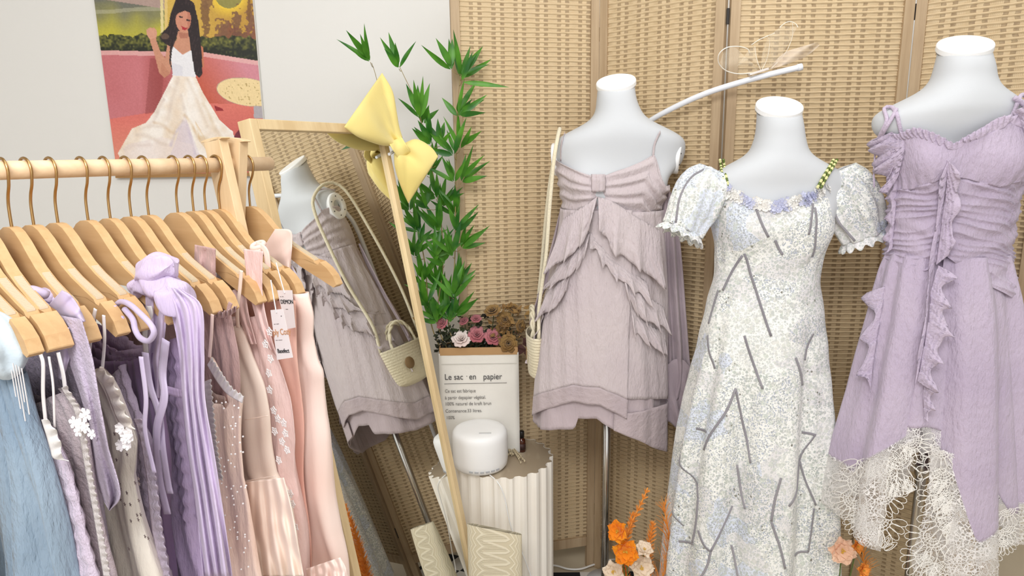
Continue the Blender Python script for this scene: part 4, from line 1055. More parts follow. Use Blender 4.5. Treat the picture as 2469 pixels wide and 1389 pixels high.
def diffuser():
    c = Vector((-.104, 1.882, PZ)); r = .084; h = .124
    root = thing('aroma_diffuser', 'round white aroma diffuser on top of the fluted pedestal', 'diffuser', c)
    Mw = plain('matt white plastic', (248, 247, 246), .45)
    MB().lathe(c, [(0, .003), (r * .86, .003), (r * .9, .004), (r * .97, .012), (r, .03), (r, h * .78), (r * .985, h * .88), (r * .93, h * .95), (r * .82, h * .985), (r * .6, h), (0, h * 1.0)], 64).build('body', Mw, root, sm=True)
    m = MB(); m.box(c + Vector((.018, -.045, h * .995)), (.018, .005, .0015)); m.build('mist_vent', plain('pale grey vent', (214, 214, 214), .5), root)
    for k in (-2, -1, 0, 1, 2, 3):
        a = -math.pi / 2 + k * .2 + .1; d = Vector((math.cos(a), math.sin(a), 0)); s = Vector((-d.y, d.x, 0)); MB().box(c + d * (r * .985) + Vector((0, 0, .017)), (.0055, .0022, .0022), (s, d, Vector((0, 0, 1)))).build('button', plain('grey button', (176, 176, 178), .5), root)
    yf = PY0 - PR - .006
    P = [c + Vector((.03, -.076, .006)), at(1196, 1158, yf + .01), at(1208, 1176, yf), at(1218, 1205, yf), at(1228, 1255, yf), at(1240, 1290, yf), at(1262, 1340, yf), at(1280, 1389, yf), Vector((.06, yf - .02, .15)), Vector((.1, yf - .03, .012)), Vector((.2, yf, .012))]
    MB().tube([Vector(p) for p in smooth_path(P, 70)], .0018, 6).build('cord', Mw, root, sm=True)
diffuser()
def bottle():
    c = Vector((at(1258, 1087, 1.977).x, 1.977, PZ)); root = thing('oil_bottle', 'small amber essential oil bottle with black cap on the pedestal', 'bottle', c)
    t = NT('amber glass'); t.b.inputs['Base Color'].default_value = srgb(70, 30, 14); t.b.inputs['Roughness'].default_value = .12
    MB().lathe(c, [(0, 0), (.0115, 0), (.0125, .002), (.0125, .036), (.011, .041), (.0065, .045), (.0065, .05)], 28).build('glass_body', t.m, root, sm=True)
    MB().lathe(c, [(.0085, .047), (.0085, .066), (.0078, .068), (0, .068)], 24).build('cap', plain('black cap', (22, 20, 20), .4), root, sm=True)
    MB().lathe(c, [(.0128, .008), (.0128, .028)], 28).build('label', plain('dark label', (60, 34, 30), .6), root, sm=True)
bottle()
def sprig():
    root = thing('dried_sprig', 'pale dried flower sprig lying on the pedestal beside the bottle', 'dried flowers', hitp(1240, 1100, Vector((0, 0, PZ)), Vector((0, 0, 1))))
    rnd = random.Random(8); m = MB(); a = hitp(1216, 1068, Vector((0, 0, PZ)), Vector((0, 0, 1))); b = hitp(1258, 1120, Vector((0, 0, PZ)), Vector((0, 0, 1)))
    for k in range(26):
        s = Vector((rnd.uniform(-.02, .02), rnd.uniform(-.02, .02), 0)); t0 = rnd.uniform(0, .5)
        p = a.lerp(b, t0) + s * .3; q = a.lerp(b, t0 + .4) + s
        p.z = PZ + rnd.uniform(.004, .016); q.z = PZ + rnd.uniform(.003, .012)
        m.tube([p, (p + q) / 2 + Vector((0, 0, .004)), q], .0011, 5); m.sphere(q, .003, 6, 4, (1, 1, 1.4))
    m.build('dried_stems', plain('dried straw', (206, 190, 158), .9), root)
sprig()

M_kraft = plain('kraft paper', (178, 140, 96), .8)
M_paper = fabric('white kraft paper bag', (232, 228, 220), (224, 220, 212), .5, 14, transl=0)
M_ink = plain('faded black ink', (66, 64, 66), .8); M_ink2 = plain('faded grey ink', (120, 116, 114), .8)
BX, BY, BW, BZ0, BZ1 = -.106, 1.965, .246, PZ, .848
def text_obj(name, s, size, loc, rot, mat, parent, sx=1.0):
    c = bpy.data.curves.new(name, 'FONT'); c.body = s; c.size = size; c.extrude = .0002; c.offset = 0.0
    o = bpy.data.objects.new(name, c); SC.collection.objects.link(o); o.rotation_euler = rot; o.scale = (sx, 1, 1); o.location = loc
    bpy.context.view_layer.update(); dg = bpy.context.evaluated_depsgraph_get(); me = bpy.data.meshes.new_from_object(o.evaluated_get(dg))
    mw = o.matrix_world.copy(); vs = [mw @ v.co for v in me.vertices]; fs = [tuple(p.vertices) for p in me.polygons]
    bpy.data.objects.remove(o); bpy.data.curves.remove(c)
    return vs, fs
def text_mesh(name, lines, mat, parent, rot):
    V = []; F = []
    for (s, size, loc, sx) in lines:
        v, f = text_obj(name, s, size, loc, rot, mat, parent, sx); n = len(V); V += v; F += [tuple(i + n for i in q) for q in f]
    return mk(name, V, F, mat, parent, sm=False)
def paper_bag():
    root = thing('paper_bag', 'white paper bag printed Le sac en papier filled with dried roses', 'bag', (BX, BY + .035, PZ))
    d = .06; m = MB()
    def bag(u, v):
        a = u * 4; k = int(a) % 4; t = a - int(a); w = BW / 2; z = lerp(BZ1, BZ0, v)
        c = [(-w, 0), (w, 0), (w, d), (-w, d)]; p = Vector((lerp(c[k][0], c[(k + 1) % 4][0], t), lerp(c[k][1], c[(k + 1) % 4][1], t), 0))
        j = .0018 * noise.noise(Vector((p.x * 30, z * 14, k)))
        return Vector((BX + p.x * (1 + .0 * v), BY + p.y + (j if k in (0, 2) else 0), z))
    grid('bag_body', bag, 64, 40, M_paper, root, closed=True, thick=.0008)
    mm = MB()
    for y in (BY - .0005, BY + d): mm.box((BX, y, BZ1 + .006), (BW / 2 - .004, .0012, .012))
    for x in (-1, 1): mm.box((BX + x * (BW / 2 - .003), BY + d / 2, BZ1 + .006), (.0012, d / 2, .012))
    mm.build('kraft_rim', M_kraft, root)
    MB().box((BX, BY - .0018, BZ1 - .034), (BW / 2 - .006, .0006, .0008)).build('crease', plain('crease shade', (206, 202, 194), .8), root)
    rot = (math.pi / 2, 0, 0); yy = BY - .0035
    def P(px, py): p = at(px, py, yy); return p
    h = text_mesh('title_print', [('Le sac', .0270, P(1072, 916), .86), ('en', .0270, P(1131, 915), .86), ('papier', .0270, P(1165, 915), .86), ('.', .02, P(1124, 908), 1)], M_ink, root, rot)
    a, b = P(1071, 926), P(1222, 923); MB().beam(a, b, .0011, .0004, (0, 0, 1)).build('title_rule', M_ink, root)
    text_mesh('small_print', [('Ce sac est fabrique', .0155, P(1073, 947), .80), ('à partir depapier végétal.', .0155, P(1073, 963), .82), ('100% naturel de kraft brun', .0155, P(1073, 978), .86), ('Contenance:33 litres.', .0155, P(1074, 995), .86), ('100%', .0155, P(1076, 1011), .8)], M_ink2, root, rot)
paper_bag()

# ---------------------------------------------------------------- dried roses
def rose(name, label, c, r, mat, nrm, seed, group=None, droop=0, cat='rose', stemmat=None):
    rnd = random.Random(seed); root = thing(name, label, cat, c, group=group); nrm = Vector(nrm).normalized(); a = nrm.orthogonal().normalized(); b = nrm.cross(a); c = Vector(c)
    v = []; f = []
    for layer, (n, rr, hh, open_) in enumerate(((3, .28, .95, .05), (4, .48, .95, .16), (5, .72, .85, .30), (6, 1.0, .62, .50))):
        for k in range(n):
            a0 = 2 * math.pi * (k + .37 * layer + rnd.uniform(-.1, .1)) / n; W = 2 * math.pi / n * .72
            base = len(v); NU, NV = 7, 6
            for j in range(NV + 1):
                t = j / NV
                for i in range(NU + 1):
                    s = (i / NU - .5) * 2; an = a0 + s * W * (.35 + .65 * math.sin(math.pi * min(1, t * .75 + .12)))
                    rad = r * rr * (.25 + .75 * t ** .7) + r * open_ * t ** 3 * (1 - .25 * s * s); hg = r * (hh * t - .35) - r * open_ * .5 * t ** 4 - r * .12 * s * s * t
                    w = 1 + .05 * math.sin(5 * s + seed + k)
                    v.append(c + (a * math.cos(an) + b * math.sin(an)) * rad * w + nrm * hg * 1.1)
            for j in range(NV):
                for i in range(NU):
                    q = base + j * (NU + 1) + i; f.append((q, q + 1, q + NU + 2, q + NU + 1))
    o = mk('petals', v, f, mat, root, True); md = o.modifiers.new('solid', 'SOLIDIFY'); md.thickness = .0006
    m = MB(); m.tube([c - nrm * r * .3, c - nrm * r * .9 + Vector((0, .005, -r * .6)), Vector((c.x * .6 + BX * .4, BY + .03, BZ1 - .05))], .0014, 6); m.build('stem', stemmat or plain('dry green stem', (64, 72, 40), .8), root, sm=True)
    return root
M_pink = fabric('dusty pink petals', (206, 138, 144), (184, 104, 112), .3, 200, transl=.2)
M_wrose = fabric('white rose petals', (246, 236, 230), (236, 216, 208), .3, 200, transl=.2)
M_brown = fabric('dried brown petals', (176, 142, 88), (136, 100, 56), .5, 200, transl=.2)
rose('white_rose', 'white rose in front of the paper bag flowers', at(1112, 816, 1.97), .021, M_wrose, (-.1, -.7, .7), 1)
g = 'pink dried roses in the paper bag'
for i, (x, y, r, n, lb) in enumerate(((1150, 806, .019, (.1, -.8, .6), 'large pink dried rose in the middle of the bunch, right of the white rose'), (1189, 812, .019, (.25, -.8, .5), 'rightmost pink dried rose beside the brown flowers'), (1066, 778, .015, (-.5, -.6, .5), 'leftmost small pink dried rose against the bamboo'), (1148, 768, .012, (0, -.5, .8), 'small pink dried bud just above the middle rose'), (1118, 774, .011, (-.3, -.5, .8), 'small dusty pink bud above the white rose'))):
    rose('pink_rose', lb, at(x, y, 1.975 + .01 * (i > 2)), r, M_pink, n, 20 + i, g)
g = 'dried brown flowers in the paper bag'
for i, (x, y, r, n, lb) in enumerate(((1187, 748, .018, (-.2, -.5, .8), 'dried brown flower at the left top of the brown cluster'), (1218, 770, .018, (0, -.9, .4), 'dried brown flower in the middle of the brown cluster'), (1240, 744, .015, (.3, -.5, .8), 'topmost right dried brown flower of the cluster'), (1226, 828, .020, (.1, -1, .2), 'lowest dried tan flower drooping over the bag rim'), (1256, 786, .014, (.6, -.7, .2), 'dried brown flower at the right edge of the cluster'), (1206, 794, .013, (-.2, -.9, .3), 'small dried brown flower next to the rightmost pink rose'))):
    rose('dried_flower', lb, at(x, y, 1.965 + .012 * (i % 3)), r, M_brown, n, 50 + i, g, cat='dried flower')
def dark_foliage():
    rnd = random.Random(5); m = MB()
    for k in range(520):
        x = rnd.uniform(1052, 1238); y = rnd.uniform(800, 850) if k % 3 else rnd.uniform(760, 850); p = at(x, y, 1.97 + rnd.uniform(.01, .045))
        d = Vector((rnd.uniform(-1, 1), rnd.uniform(-.8, .2), rnd.uniform(-.2, 1))).normalized(); s = d.orthogonal().normalized(); L = rnd.uniform(.010, .024)
        m.add([p, p + d * L * .5 + s * L * .3, p + d * L, p + d * L * .5 - s * L * .3], [(0, 1, 2, 3)])
    o = m.build('dried_leaves', fabric('dark green dried leaves', (52, 66, 34), (40, 34, 28), .3, transl=.1)); tag(o, 'dark dried rose leaves packed in the mouth of the paper bag', 'leaves', kind='stuff')
    m = MB()
    for k in range(90):
        x = rnd.gauss(1222, 20); y = rnd.uniform(738, 840); p = at(x, y, 1.975 + rnd.uniform(-.02, .02)); d = Vector((rnd.uniform(-1, 1), rnd.uniform(-.8, .4), rnd.uniform(-.6, 1))).normalized(); s = d.orthogonal().normalized(); n = s.cross(d); L = rnd.uniform(.012, .026)
        m.add([p, p + d * L * .5 + s * L * .3 + n * L * .15, p + d * L, p + d * L * .5 - s * L * .3 + n * L * .15, p + d * L * .5], [(0, 1, 4), (1, 2, 4), (2, 3, 4), (3, 0, 4)])
    o = m.build('dried_bracts', M_brown); tag(o, 'crinkled brown dried leaves among the brown flowers above the bag', 'leaves', kind='stuff')
    m = MB()
    for (x, y, dx, dy) in ((1262, 815, 20, 20), (1272, 835, 14, 30), (1258, 830, -6, 26), (1282, 850, 6, 22), (1268, 805, 22, -4)):
        p = at(x, y, 1.975); q = at(x + dx, y + dy, 1.975); d = q - p; s = Vector((d.z, 0, -d.x)) * .45
        m.add([p, p + d * .35 + s, p + d * .7 + s * .8, q, p + d * .6 - s * .9, p + d * .3 - s + Vector((0, -.006, 0))], [(0, 1, 5), (1, 2, 4, 5), (2, 3, 4)])
    m.tube([at(1240, 800, 1.975), at(1262, 815, 1.975), at(1275, 850, 1.975)], .0012, 5)
    o = m.build('withered_leaf_stem', plain('dark maroon dried leaf', (70, 38, 34), .8)); tag(o, 'dark maroon withered leaves drooping right of the paper bag', 'leaves')
dark_foliage()

# ---------------------------------------------------------------- artificial bamboo
M_leaf = None
def leafm():
    t = NT('bamboo leaf'); n = t.noise(t.coord(), 18, 2)
    t.l(t.mix(t.ramp(n, [(.35, 0.0), (.65, 1.0)]), srgb(88, 148, 40), srgb(18, 84, 20)), t.b.inputs['Base Color']); t.b.inputs['Roughness'].default_value = .42
    tr = t.n('ShaderNodeBsdfTranslucent'); tr.inputs[0].default_value = srgb(90, 170, 40); mx = t.n('ShaderNodeMixShader'); mx.inputs[0].default_value = .25
    t.l(t.b.outputs[0], mx.inputs[1]); t.l(tr.outputs[0], mx.inputs[2]); t.l(mx.outputs[0], t.out.inputs[0]); return t.m
M_leaf = leafm(); M_stem = plain('bamboo twig', (150, 132, 84), .7)
def leaf(mb, p, d, L, w, nrm):
    d = d.normalized(); s = d.cross(nrm).normalized(); n = s.cross(d); v = []; K = 7
    for i in range(K + 1):
        t = i / K; ww = w * (math.sin(math.pi * min(1, t ** .75)) * .98 + .02) * (1 - .25 * t); c = p + d * L * t - n * (L * .10 * t * t)
        v += [c - s * ww + n * ww * .35, c, c + s * ww + n * ww * .35]
    mb.add(v, [q for i in range(K) for q in ((3 * i, 3 * i + 1, 3 * i + 4, 3 * i + 3), (3 * i + 1, 3 * i + 2, 3 * i + 5, 3 * i + 4))])
def bamboo(label, stem, clusters, seed, Y0, Yt):
    rnd = random.Random(seed); b = Vector((BX + .03 * (seed - 2), BY + .035, BZ1 - .15)); root = thing('bamboo_branch', label, 'bamboo', b, group='artificial bamboo branches')
    ys = [q[1] for q in stem]; Yof = lambda py: lerp(Y0, Yt, (max(ys) - py) / (max(ys) - min(ys)))
    SP = [at(x, y, Yof(y)) for x, y in stem]; SP = [b] + SP
    m = MB(); P = [Vector(p) for p in smooth_path(SP, 60)]; m.tube(P, [lerp(.0026, .0009, i / 59) for i in range(60)], 6)
    lf = MB()
    for (x, y, ang, n, L) in clusters:
        Yc = Yof(y) + rnd.uniform(-.05, .02); c = at(x, y, Yc)
        q = min(P, key=lambda p: (p - c).length + (.1 if p.z > c.z else 0)); m.tube([q, (q + c) / 2 + Vector((0, 0, -.004)), c], .0009, 5)
        for k in range(n):
            a = math.radians(ang + (k - (n - 1) / 2) * 66 / max(1, n - 1) + rnd.uniform(-16, 16)); d = Vector((math.sin(a), rnd.uniform(-.8, .5), math.cos(a)))
            st = c + d * .004 + Vector((0, 0, .010 * (k % 2)))
            leaf(lf, st, d, L * rnd.uniform(.65, 1.15) * 2.02 / 1600, rnd.uniform(.0068, .0108), Vector((rnd.uniform(-.5, .5), -1, rnd.uniform(-.3, .5))))
    m.build('stem', M_stem, root, sm=True); lf.build('leaves', M_leaf, root, sm=True)
bamboo('artificial bamboo branch nearest the mirror, its tip behind the yellow bow', [(1045, 800), (1022, 620), (975, 420), (925, 260), (905, 178), (896, 152)],
       [(893, 150, -30, 6, 82), (988, 510, -20, 5, 70), (1010, 560, -35, 6, 75), (1000, 620, 15, 6, 80), (1020, 680, -10, 6, 80), (1030, 740, -15, 6, 80), (1042, 780, 10, 6, 80), (1012, 590, 40, 4, 70), (975, 470, 20, 4, 60)], 1, 1.995, 2.03)
bamboo('artificial bamboo branch rising in the middle with a small side tip on the wall', [(1060, 800), (1068, 640), (1062, 520), (1040, 400), (1022, 320), (1005, 250), (975, 185), (963, 160)],
       [(962, 166, -12, 5, 76), (1012, 286, -12, 6, 84), (1020, 300, 25, 3, 50), (1040, 350, -20, 6, 72), (1062, 352, 5, 5, 66), (1050, 400, -30, 5, 70), (1030, 425, 10, 5, 70), (1052, 480, -35, 5, 70), (1066, 500, 20, 6, 76), (1060, 560, -15, 6, 76), (1050, 620, 20, 5, 76), (1072, 640, -25, 6, 76), (1060, 700, -20, 7, 84), (1070, 745, 10, 7, 84), (1055, 780, -30, 6, 70), (1030, 505, -10, 4, 70)], 2, 1.995, 2.03)
bamboo('artificial bamboo branch rising tallest in front of the screen edge', [(1085, 800), (1096, 640), (1098, 500), (1100, 380), (1102, 280), (1108, 200), (1112, 180)],
       [(1090, 170, -22, 5, 84), (1112, 190, 25, 6, 84), (1112, 198, 48, 3, 90), (1106, 278, 52, 5, 80), (1104, 282, 8, 3, 60), (1110, 360, 15, 4, 76), (1095, 375, -30, 5, 76), (1112, 440, 38, 5, 80), (1096, 440, -15, 5, 72), (1112, 600, 42, 5, 84), (1098, 520, -25, 6, 76), (1100, 560, 12, 5, 76), (1092, 620, -20, 6, 76), (1104, 690, 30, 5, 72), (1094, 720, 0, 7, 84), (1100, 765, 30, 6, 76), (1084, 780, -10, 7, 76)], 3, 1.99, 1.96)

# ---------------------------------------------------------------- yellow bow on the mirror corner
def bow():
    kn = at(965, 352, 1.78); root = thing('fabric_bow', 'large pale yellow fabric bow clipped to the mirror corner', 'bow', kn)
    Mb = fabric('pale yellow crepe', (246, 228, 150), (240, 218, 134), .12, 60, transl=.1, spec=.3); Yb = 1.66
    def bat(x, y, d):
        xx = min(x, 955); p0 = hitp(xx, min(y, 380), mirror_pt(0, 0, .012), mn); return at(x, y, min(1.86, p0.y + max(0, x - 955) * .0009) - d)
    def wing(A, B, T, fold, ang=0):
        A = smooth_path(A, 31); B = smooth_path(B, 31)
        def fn(u, v):
            i = int(round(v * 30)); t = 2 * math.pi * u; c = .5 + .5 * math.cos(t); q = A[i] * (1 - c) + B[i] * c
            th = T * (math.sin(math.pi * min(1, .18 + v * .75)) ** .8)
            front = math.sin(t)
            crease = math.exp(-((c - fold - .16 * v) / .13) ** 2) * max(0, 1 - v * 1.05) * .9 if front > 0 else 0
            roll = .35 * math.sin(3.2 * c + 1.1) if front > 0 else 0
            d = th * front * (1 - 1.25 * crease) + th * roll * abs(front) * .8
            if v > .93: d *= 1 - .25 * (v - .93) / .07
            return bat(q[0], q[1], d + .012)
        return grid('bow_loop', fn, 56, 30, Mb, root, closed=True, thick=.0016)
    wing([(948, 352), (920, 350), (888, 340), (860, 328), (830, 306)], [(970, 332), (962, 305), (956, 270), (946, 220), (921, 176)], .032, .45)
    wing([(950, 372), (952, 400), (960, 430), (972, 462), (985, 490)], [(976, 345), (1000, 336), (1020, 342), (1042, 358), (1056, 378)], .030, .48)
    def knot(u, v):
        a = 2 * math.pi * u; s = (v - .5) * 2; w = 1 + .12 * s * s + .03 * math.sin(5 * a)
        q = (964 + 0, 356); ax = np.array([.52, .85]); pr = np.array([.85, -.52]); x = q[0] + pr[0] * 19 * s * 1.0 * 0 + ax[0] * 22 * math.cos(a) + pr[0] * 17 * s; y = q[1] + ax[1] * 22 * math.cos(a) + pr[1] * 17 * s
        return bat(x, y, .022 + .022 * math.sin(a) * w)
    grid('bow_knot', knot, 40, 12, Mb, root, closed=True, thick=.0016)
    p0 = bat(962, 356, .004); MB().tube([p0, bat(952, 364, .0), bat(938, 372, 0)], .004, 8).build('clip', M_wmetal, root)
bow()

# ---------------------------------------------------------------- things on the floor
def cushion():
    a = at(1126, 1262, 1.68); b = at(1258, 1289, 1.68); c = (a + b) / 2
    za, zb_ = a.z, b.z; a.z = b.z = 0
    t = NT('cream zigzag cloth'); tc = t.n('ShaderNodeTexCoord'); sp = t.n('ShaderNodeSeparateXYZ'); t.l(tc.outputs['UV'], sp.inputs[0])
    zz = t.math('ADD', t.math('MULTIPLY', sp.outputs[1], 9.0), t.math('MULTIPLY', t.math('PINGPONG', t.math('MULTIPLY', sp.outputs[0], 5.5), .5), 1.6))
    zx = t.math('ADD', t.math('MULTIPLY', sp.outputs[0], 8.0), t.math('MULTIPLY', t.math('PINGPONG', t.math('MULTIPLY', sp.outputs[1], 6.0), .5), 1.2))
    w = t.math('SINE', t.math('MULTIPLY', zx, 6.28 * 1.5)); w2 = t.math('SINE', t.math('MULTIPLY', zz, 6.28 * 5)); msk = t.math('GREATER_THAN', t.math('SINE', t.math('MULTIPLY', zx, 3.14)), .2)
    h = t.math('MAXIMUM', w, t.math('MULTIPLY', w2, msk)); t.bump(h, .45, .002)
    t.l(t.mix(t.ramp(h, [(.3, 0.0), (.9, 1.0)]), srgb(210, 198, 170), srgb(230, 220, 196)), t.b.inputs['Base Color']); t.b.inputs['Roughness'].default_value = .9
    root = thing('zigzag_cushion', 'cream cushion with embossed zigzag texture leaning on the pedestal', 'cushion', (c.x, c.y, 0))
    d = (b - a); L = d.length; d.normalize(); n = Vector((d.y, -d.x, 0))
    def fn(u, v):
        t_ = 2 * math.pi * u; x = math.copysign(abs(math.cos(t_)) ** .35, math.cos(t_)) * L / 2; y = math.copysign(abs(math.sin(t_)) ** .8, math.sin(t_)) * .022 * (math.sin(math.pi * min(1, max(0, v * .94 + .03))) ** .5)
        return Vector((c.x, c.y, 0)) + d * x + n * y + Vector((0, 0, lerp(lerp(za, zb_, .5 + x / L), .004, v)))
    grid('cushion_cover', fn, 80, 40, t.m, root, closed=True, uvscale=(2, 2))
cushion()
def rug():
    t = NT('black and white rug'); ch = t.n('ShaderNodeTexChecker'); ch.inputs['Scale'].default_value = 9.0; ch.inputs['Color1'].default_value = srgb(22, 22, 26); ch.inputs['Color2'].default_value = srgb(214, 208, 200)
    t.l(t.coord(), ch.inputs[0]); t.l(ch.outputs[0], t.b.inputs['Base Color']); t.b.inputs['Roughness'].default_value = .95
    o = MB().box((.2, 1.72, .004), (.5, .36, .004)).build('rug', t.m); tag(o, 'black and white patterned rug under the dress forms', 'rug')
rug()
m = MB(); m.tube([Vector(p) for p in smooth_path([hitp(x, y, Vector((0, 0, .012)), Vector((0, 0, 1))) for x, y in ((1300, 1362), (1340, 1364), (1370, 1372), (1400, 1372), (1430, 1362), (1470, 1350), (1540, 1346))], 40)], .0035, 8)
tag(m.build('power_cable', plain('white cable', (236, 232, 226), .4), sm=True), 'white power cable running along the floor under the screen', 'cable')

def plume(mb, base, tip, sway, n, seed, spread):
    rnd = random.Random(seed); P = [Vector(p) for p in smooth_path([base, base.lerp(tip, .5) + sway, tip], 24)]
    for k in range(n):
        i = rnd.randint(3, 22); p = P[i]; d = (P[min(23, i + 1)] - P[i - 1]).normalized(); a = rnd.uniform(0, 6.28); s = d.orthogonal().normalized(); w = d.cross(s)
        o = (s * math.cos(a) + w * math.sin(a)); L = rnd.uniform(.4, 1) * spread * (1.1 - i / 30)
        mb.tube([p, p + d * L * .55 + o * L * .25, p + d * L * .9 + o * L * .55 - Vector((0, 0, L * .1))], [.0009, .0007, .0004], 3, cap=False)
    mb.tube(P, .0016, 5)
M_or = plain('orange dried grass', (244, 158, 66), .8); M_orf = fabric('orange petals', (252, 170, 40), (244, 132, 30), .2, 120, transl=.25); M_wf = fabric('ivory petals', (246, 232, 212), (240, 220, 196), .2, 120, transl=.25); M_pf = fabric('peach petals', (250, 214, 186), (244, 200, 170), .2, 120, transl=.25)
def blossom(name, c, r, nrm, mat, parent, seed, petals=6, layers=3):
    rnd = random.Random(seed); nrm = Vector(nrm).normalized(); a = nrm.orthogonal().normalized(); b = nrm.cross(a); v = []; f = []
    for L in range(layers):
        R_ = r * (1 - .24 * L)
        for k in range(petals - (L > 1)):
            an = 2 * math.pi * (k + .5 * L + rnd.uniform(-.15, .15)) / petals; d = a * math.cos(an) + b * math.sin(an); s_ = nrm.cross(d); W_ = R_ * rnd.uniform(.40, .52); base = len(v); tw = rnd.uniform(-.25, .25); NU, NV = 8, 7
            for j in range(NV + 1):
                t = j / NV; wd = W_ * math.sin(math.pi * min(.86, .12 + .74 * t)) * (1 if t < .9 else .9)
                for i in range(NU + 1):
                    q = (i / NU - .5) * 2; lift = R_ * ((.22 + .28 * L) * t ** 1.4 - .10 * t ** 4 * (1 + .0 * L)) + R_ * .16 * q * q * t + R_ * .10 * t * t * math.sin(5 * q + seed + k * 2) + tw * q * R_ * .3 * t
                    v.append(Vector(c) + d * R_ * (t - .12 * q * q * t + .05 * math.sin(7 * q + k) * t * t) + s_ * wd * q + nrm * lift)
            for j in range(NV):
                for i in range(NU):
                    q = base + j * (NU + 1) + i; f.append((q, q + 1, q + NU + 2, q + NU + 1))
    o = mk(name, v, f, mat, parent, True); m = MB()
    for k in range(14): q = (a * rnd.uniform(-1, 1) + b * rnd.uniform(-1, 1)) * r * .13; m.sphere(Vector(c) + q + nrm * r * rnd.uniform(.12, .3), r * .045, 6, 4)
    m.build('stamens', plain('yellow stamen', (214, 170, 60), .8), o, sm=True); return o
def arrangement(label, px, Yq, plumes, flowers, lowleaf):
    b = at(px, 1389, Yq); root = thing('flower_basket', label, 'flower arrangement', (b.x, Yq, 0))
    MB().lathe((b.x, Yq, 0), [(0, .002), (.05, .002), (.065, .05), (.072, .12), (.066, .16), (.062, .158), (.066, .11), (.05, .02)], 32).build('basket', M_rope, root, sm=True)
    m = MB()
    for i, (x, y, sx, n, sp) in enumerate(plumes): plume(m, Vector((b.x, Yq, .16)), at(x, y, Yq + .03), Vector((sx, 0, .02)), n, i + int(px), sp)
    m.build('orange_grass', M_or, root)
    lf = MB(); rnd = random.Random(int(px))
    for k in range(lowleaf):
        a = rnd.uniform(-1.2, 1.2); leaf(lf, Vector((b.x + a * .05, Yq - .03, .20)), Vector((a, -.4, 1)), .14, .012, Vector((0, -1, .3)))
    lf.build('green_leaves', plain('muted green leaf', (84, 100, 40), .6), root, sm=True)
    for (x, y, r, mt, nm, nrm) in flowers:
        c = at(x, y, Yq - .05); blossom(nm, c, r, nrm, mt, root, int(x + y)); MB().tube([c, c.lerp(Vector((b.x, Yq, .15)), .5) + Vector((0, .01, -.01)), Vector((b.x, Yq, .15))], .0016, 5).build('flower_stem', plain('green stem', (90, 110, 50), .7), root)
arrangement('basket of orange and ivory silk flowers with an orange plume between the forms', 1535, 1.60, [(1562, 1176, -.05, 1500, .045), (1525, 1235, -.03, 700, .045), (1575, 1260, .0, 900, .06), (1640, 1230, .06, 160, .12), (1600, 1210, .05, 160, .12), (1655, 1290, .07, 260, .12)],
    [(1490, 1282, .030, M_orf, 'orange_flower', (-.6, -.7, .5)), (1508, 1330, .036, M_orf, 'orange_flower', (-.1, -1, .3)), (1553, 1325, .024, M_wf, 'ivory_flower', (.1, -.6, .9)), (1546, 1368, .034, M_wf, 'ivory_flower', (.2, -1, .4)), (1480, 1378, .03, M_wf, 'ivory_flower', (-.4, -1, .4))], 10)
arrangement('basket of peach silk flowers and orange sprigs beside the lilac dress', 2035, 1.52, [(2010, 1290, -.03, 160, .10), (2080, 1300, .03, 120, .10), (1990, 1330, -.05, 140, .10)],
    [(2030, 1328, .034, M_pf, 'peach_flower', (-.2, -1, .4)), (2066, 1318, .018, M_or, 'orange_flower', (.3, -1, .3)), (2080, 1375, .02, M_or, 'orange_flower', (.3, -1, .3))], 8)
# ---------------------------------------------------------------- clothes rack
RA = at(0, 408, .845); RB = at(650, 397, 1.18)
rdir = (RB - RA); rdir.z = 0; rdir.normalize()
RZ = (RA.z + RB.z) / 2
PHI = math.atan2(-rdir.x, rdir.y) + 0.0
uax = Vector((rdir.y, -rdir.x, 0))               # hanger arms point this way, towards the aisle
def rail_at(px):
    """point of the rail axis seen in column px"""
    d = ray(px, 400); n = Vector((d.y, -d.x, 0)); n = Vector((n.x, n.y, 0))
    A = Vector((RA.x, RA.y, 0)); t = -(A.dot(n)) / rdir.dot(n)
    p = A + rdir * t; return Vector((p.x, p.y, RZ))
HPX = [-165, -115, -65, 4, 59, 119, 194, 249, 301, 344, 416, 455, 485, 519, 594]
def build_rack():
    mid = rail_at(300); root = thing('clothes_rack', 'beech wood clothes rail on crossed legs, full of hangers', 'clothes rack', (mid.x, mid.y, 0))
    p0 = rail_at(-420); p1 = rail_at(652)
    MB().tube([p0, p1], .0118, 24).build('rail', wood('rail wood round', (240, 212, 176), (224, 190, 150), axis=0), root, sm=True)
    for px in (533, 568, -330, -360):
        o = rail_at(px); s = 1 if px in (533, -330) else -1
        top = o + Vector((0, 0, .040)) - uax * (s * .008); bot = Vector((o.x, o.y, 0)) + uax * (s * .30) - Vector((0, 0, 0))
        m = MB(); d = (bot - top).normalized(); sd = uax
        m.beam(top, bot, .042, .016, sd); m.lathe(top, [(0, .008), (.021, .008), (.021, -.008), (0, -.008)], 24, (sd, (d.cross(rdir)).normalized(), rdir))
        m.build('leg', M_wood, root, bevel=.001)
    a = rail_at(533); b = rail_at(-330); q = Vector((0, 0, -RZ + .12)); MB().tube([a + q + uax * .27, b + q + uax * .27], .010, 16).build('lower_bar', M_wood, root, sm=True)
    MB().tube([a + q - uax * .27, b + q - uax * .27], .010, 16).build('lower_bar', M_wood, root, sm=True)
build_rack()

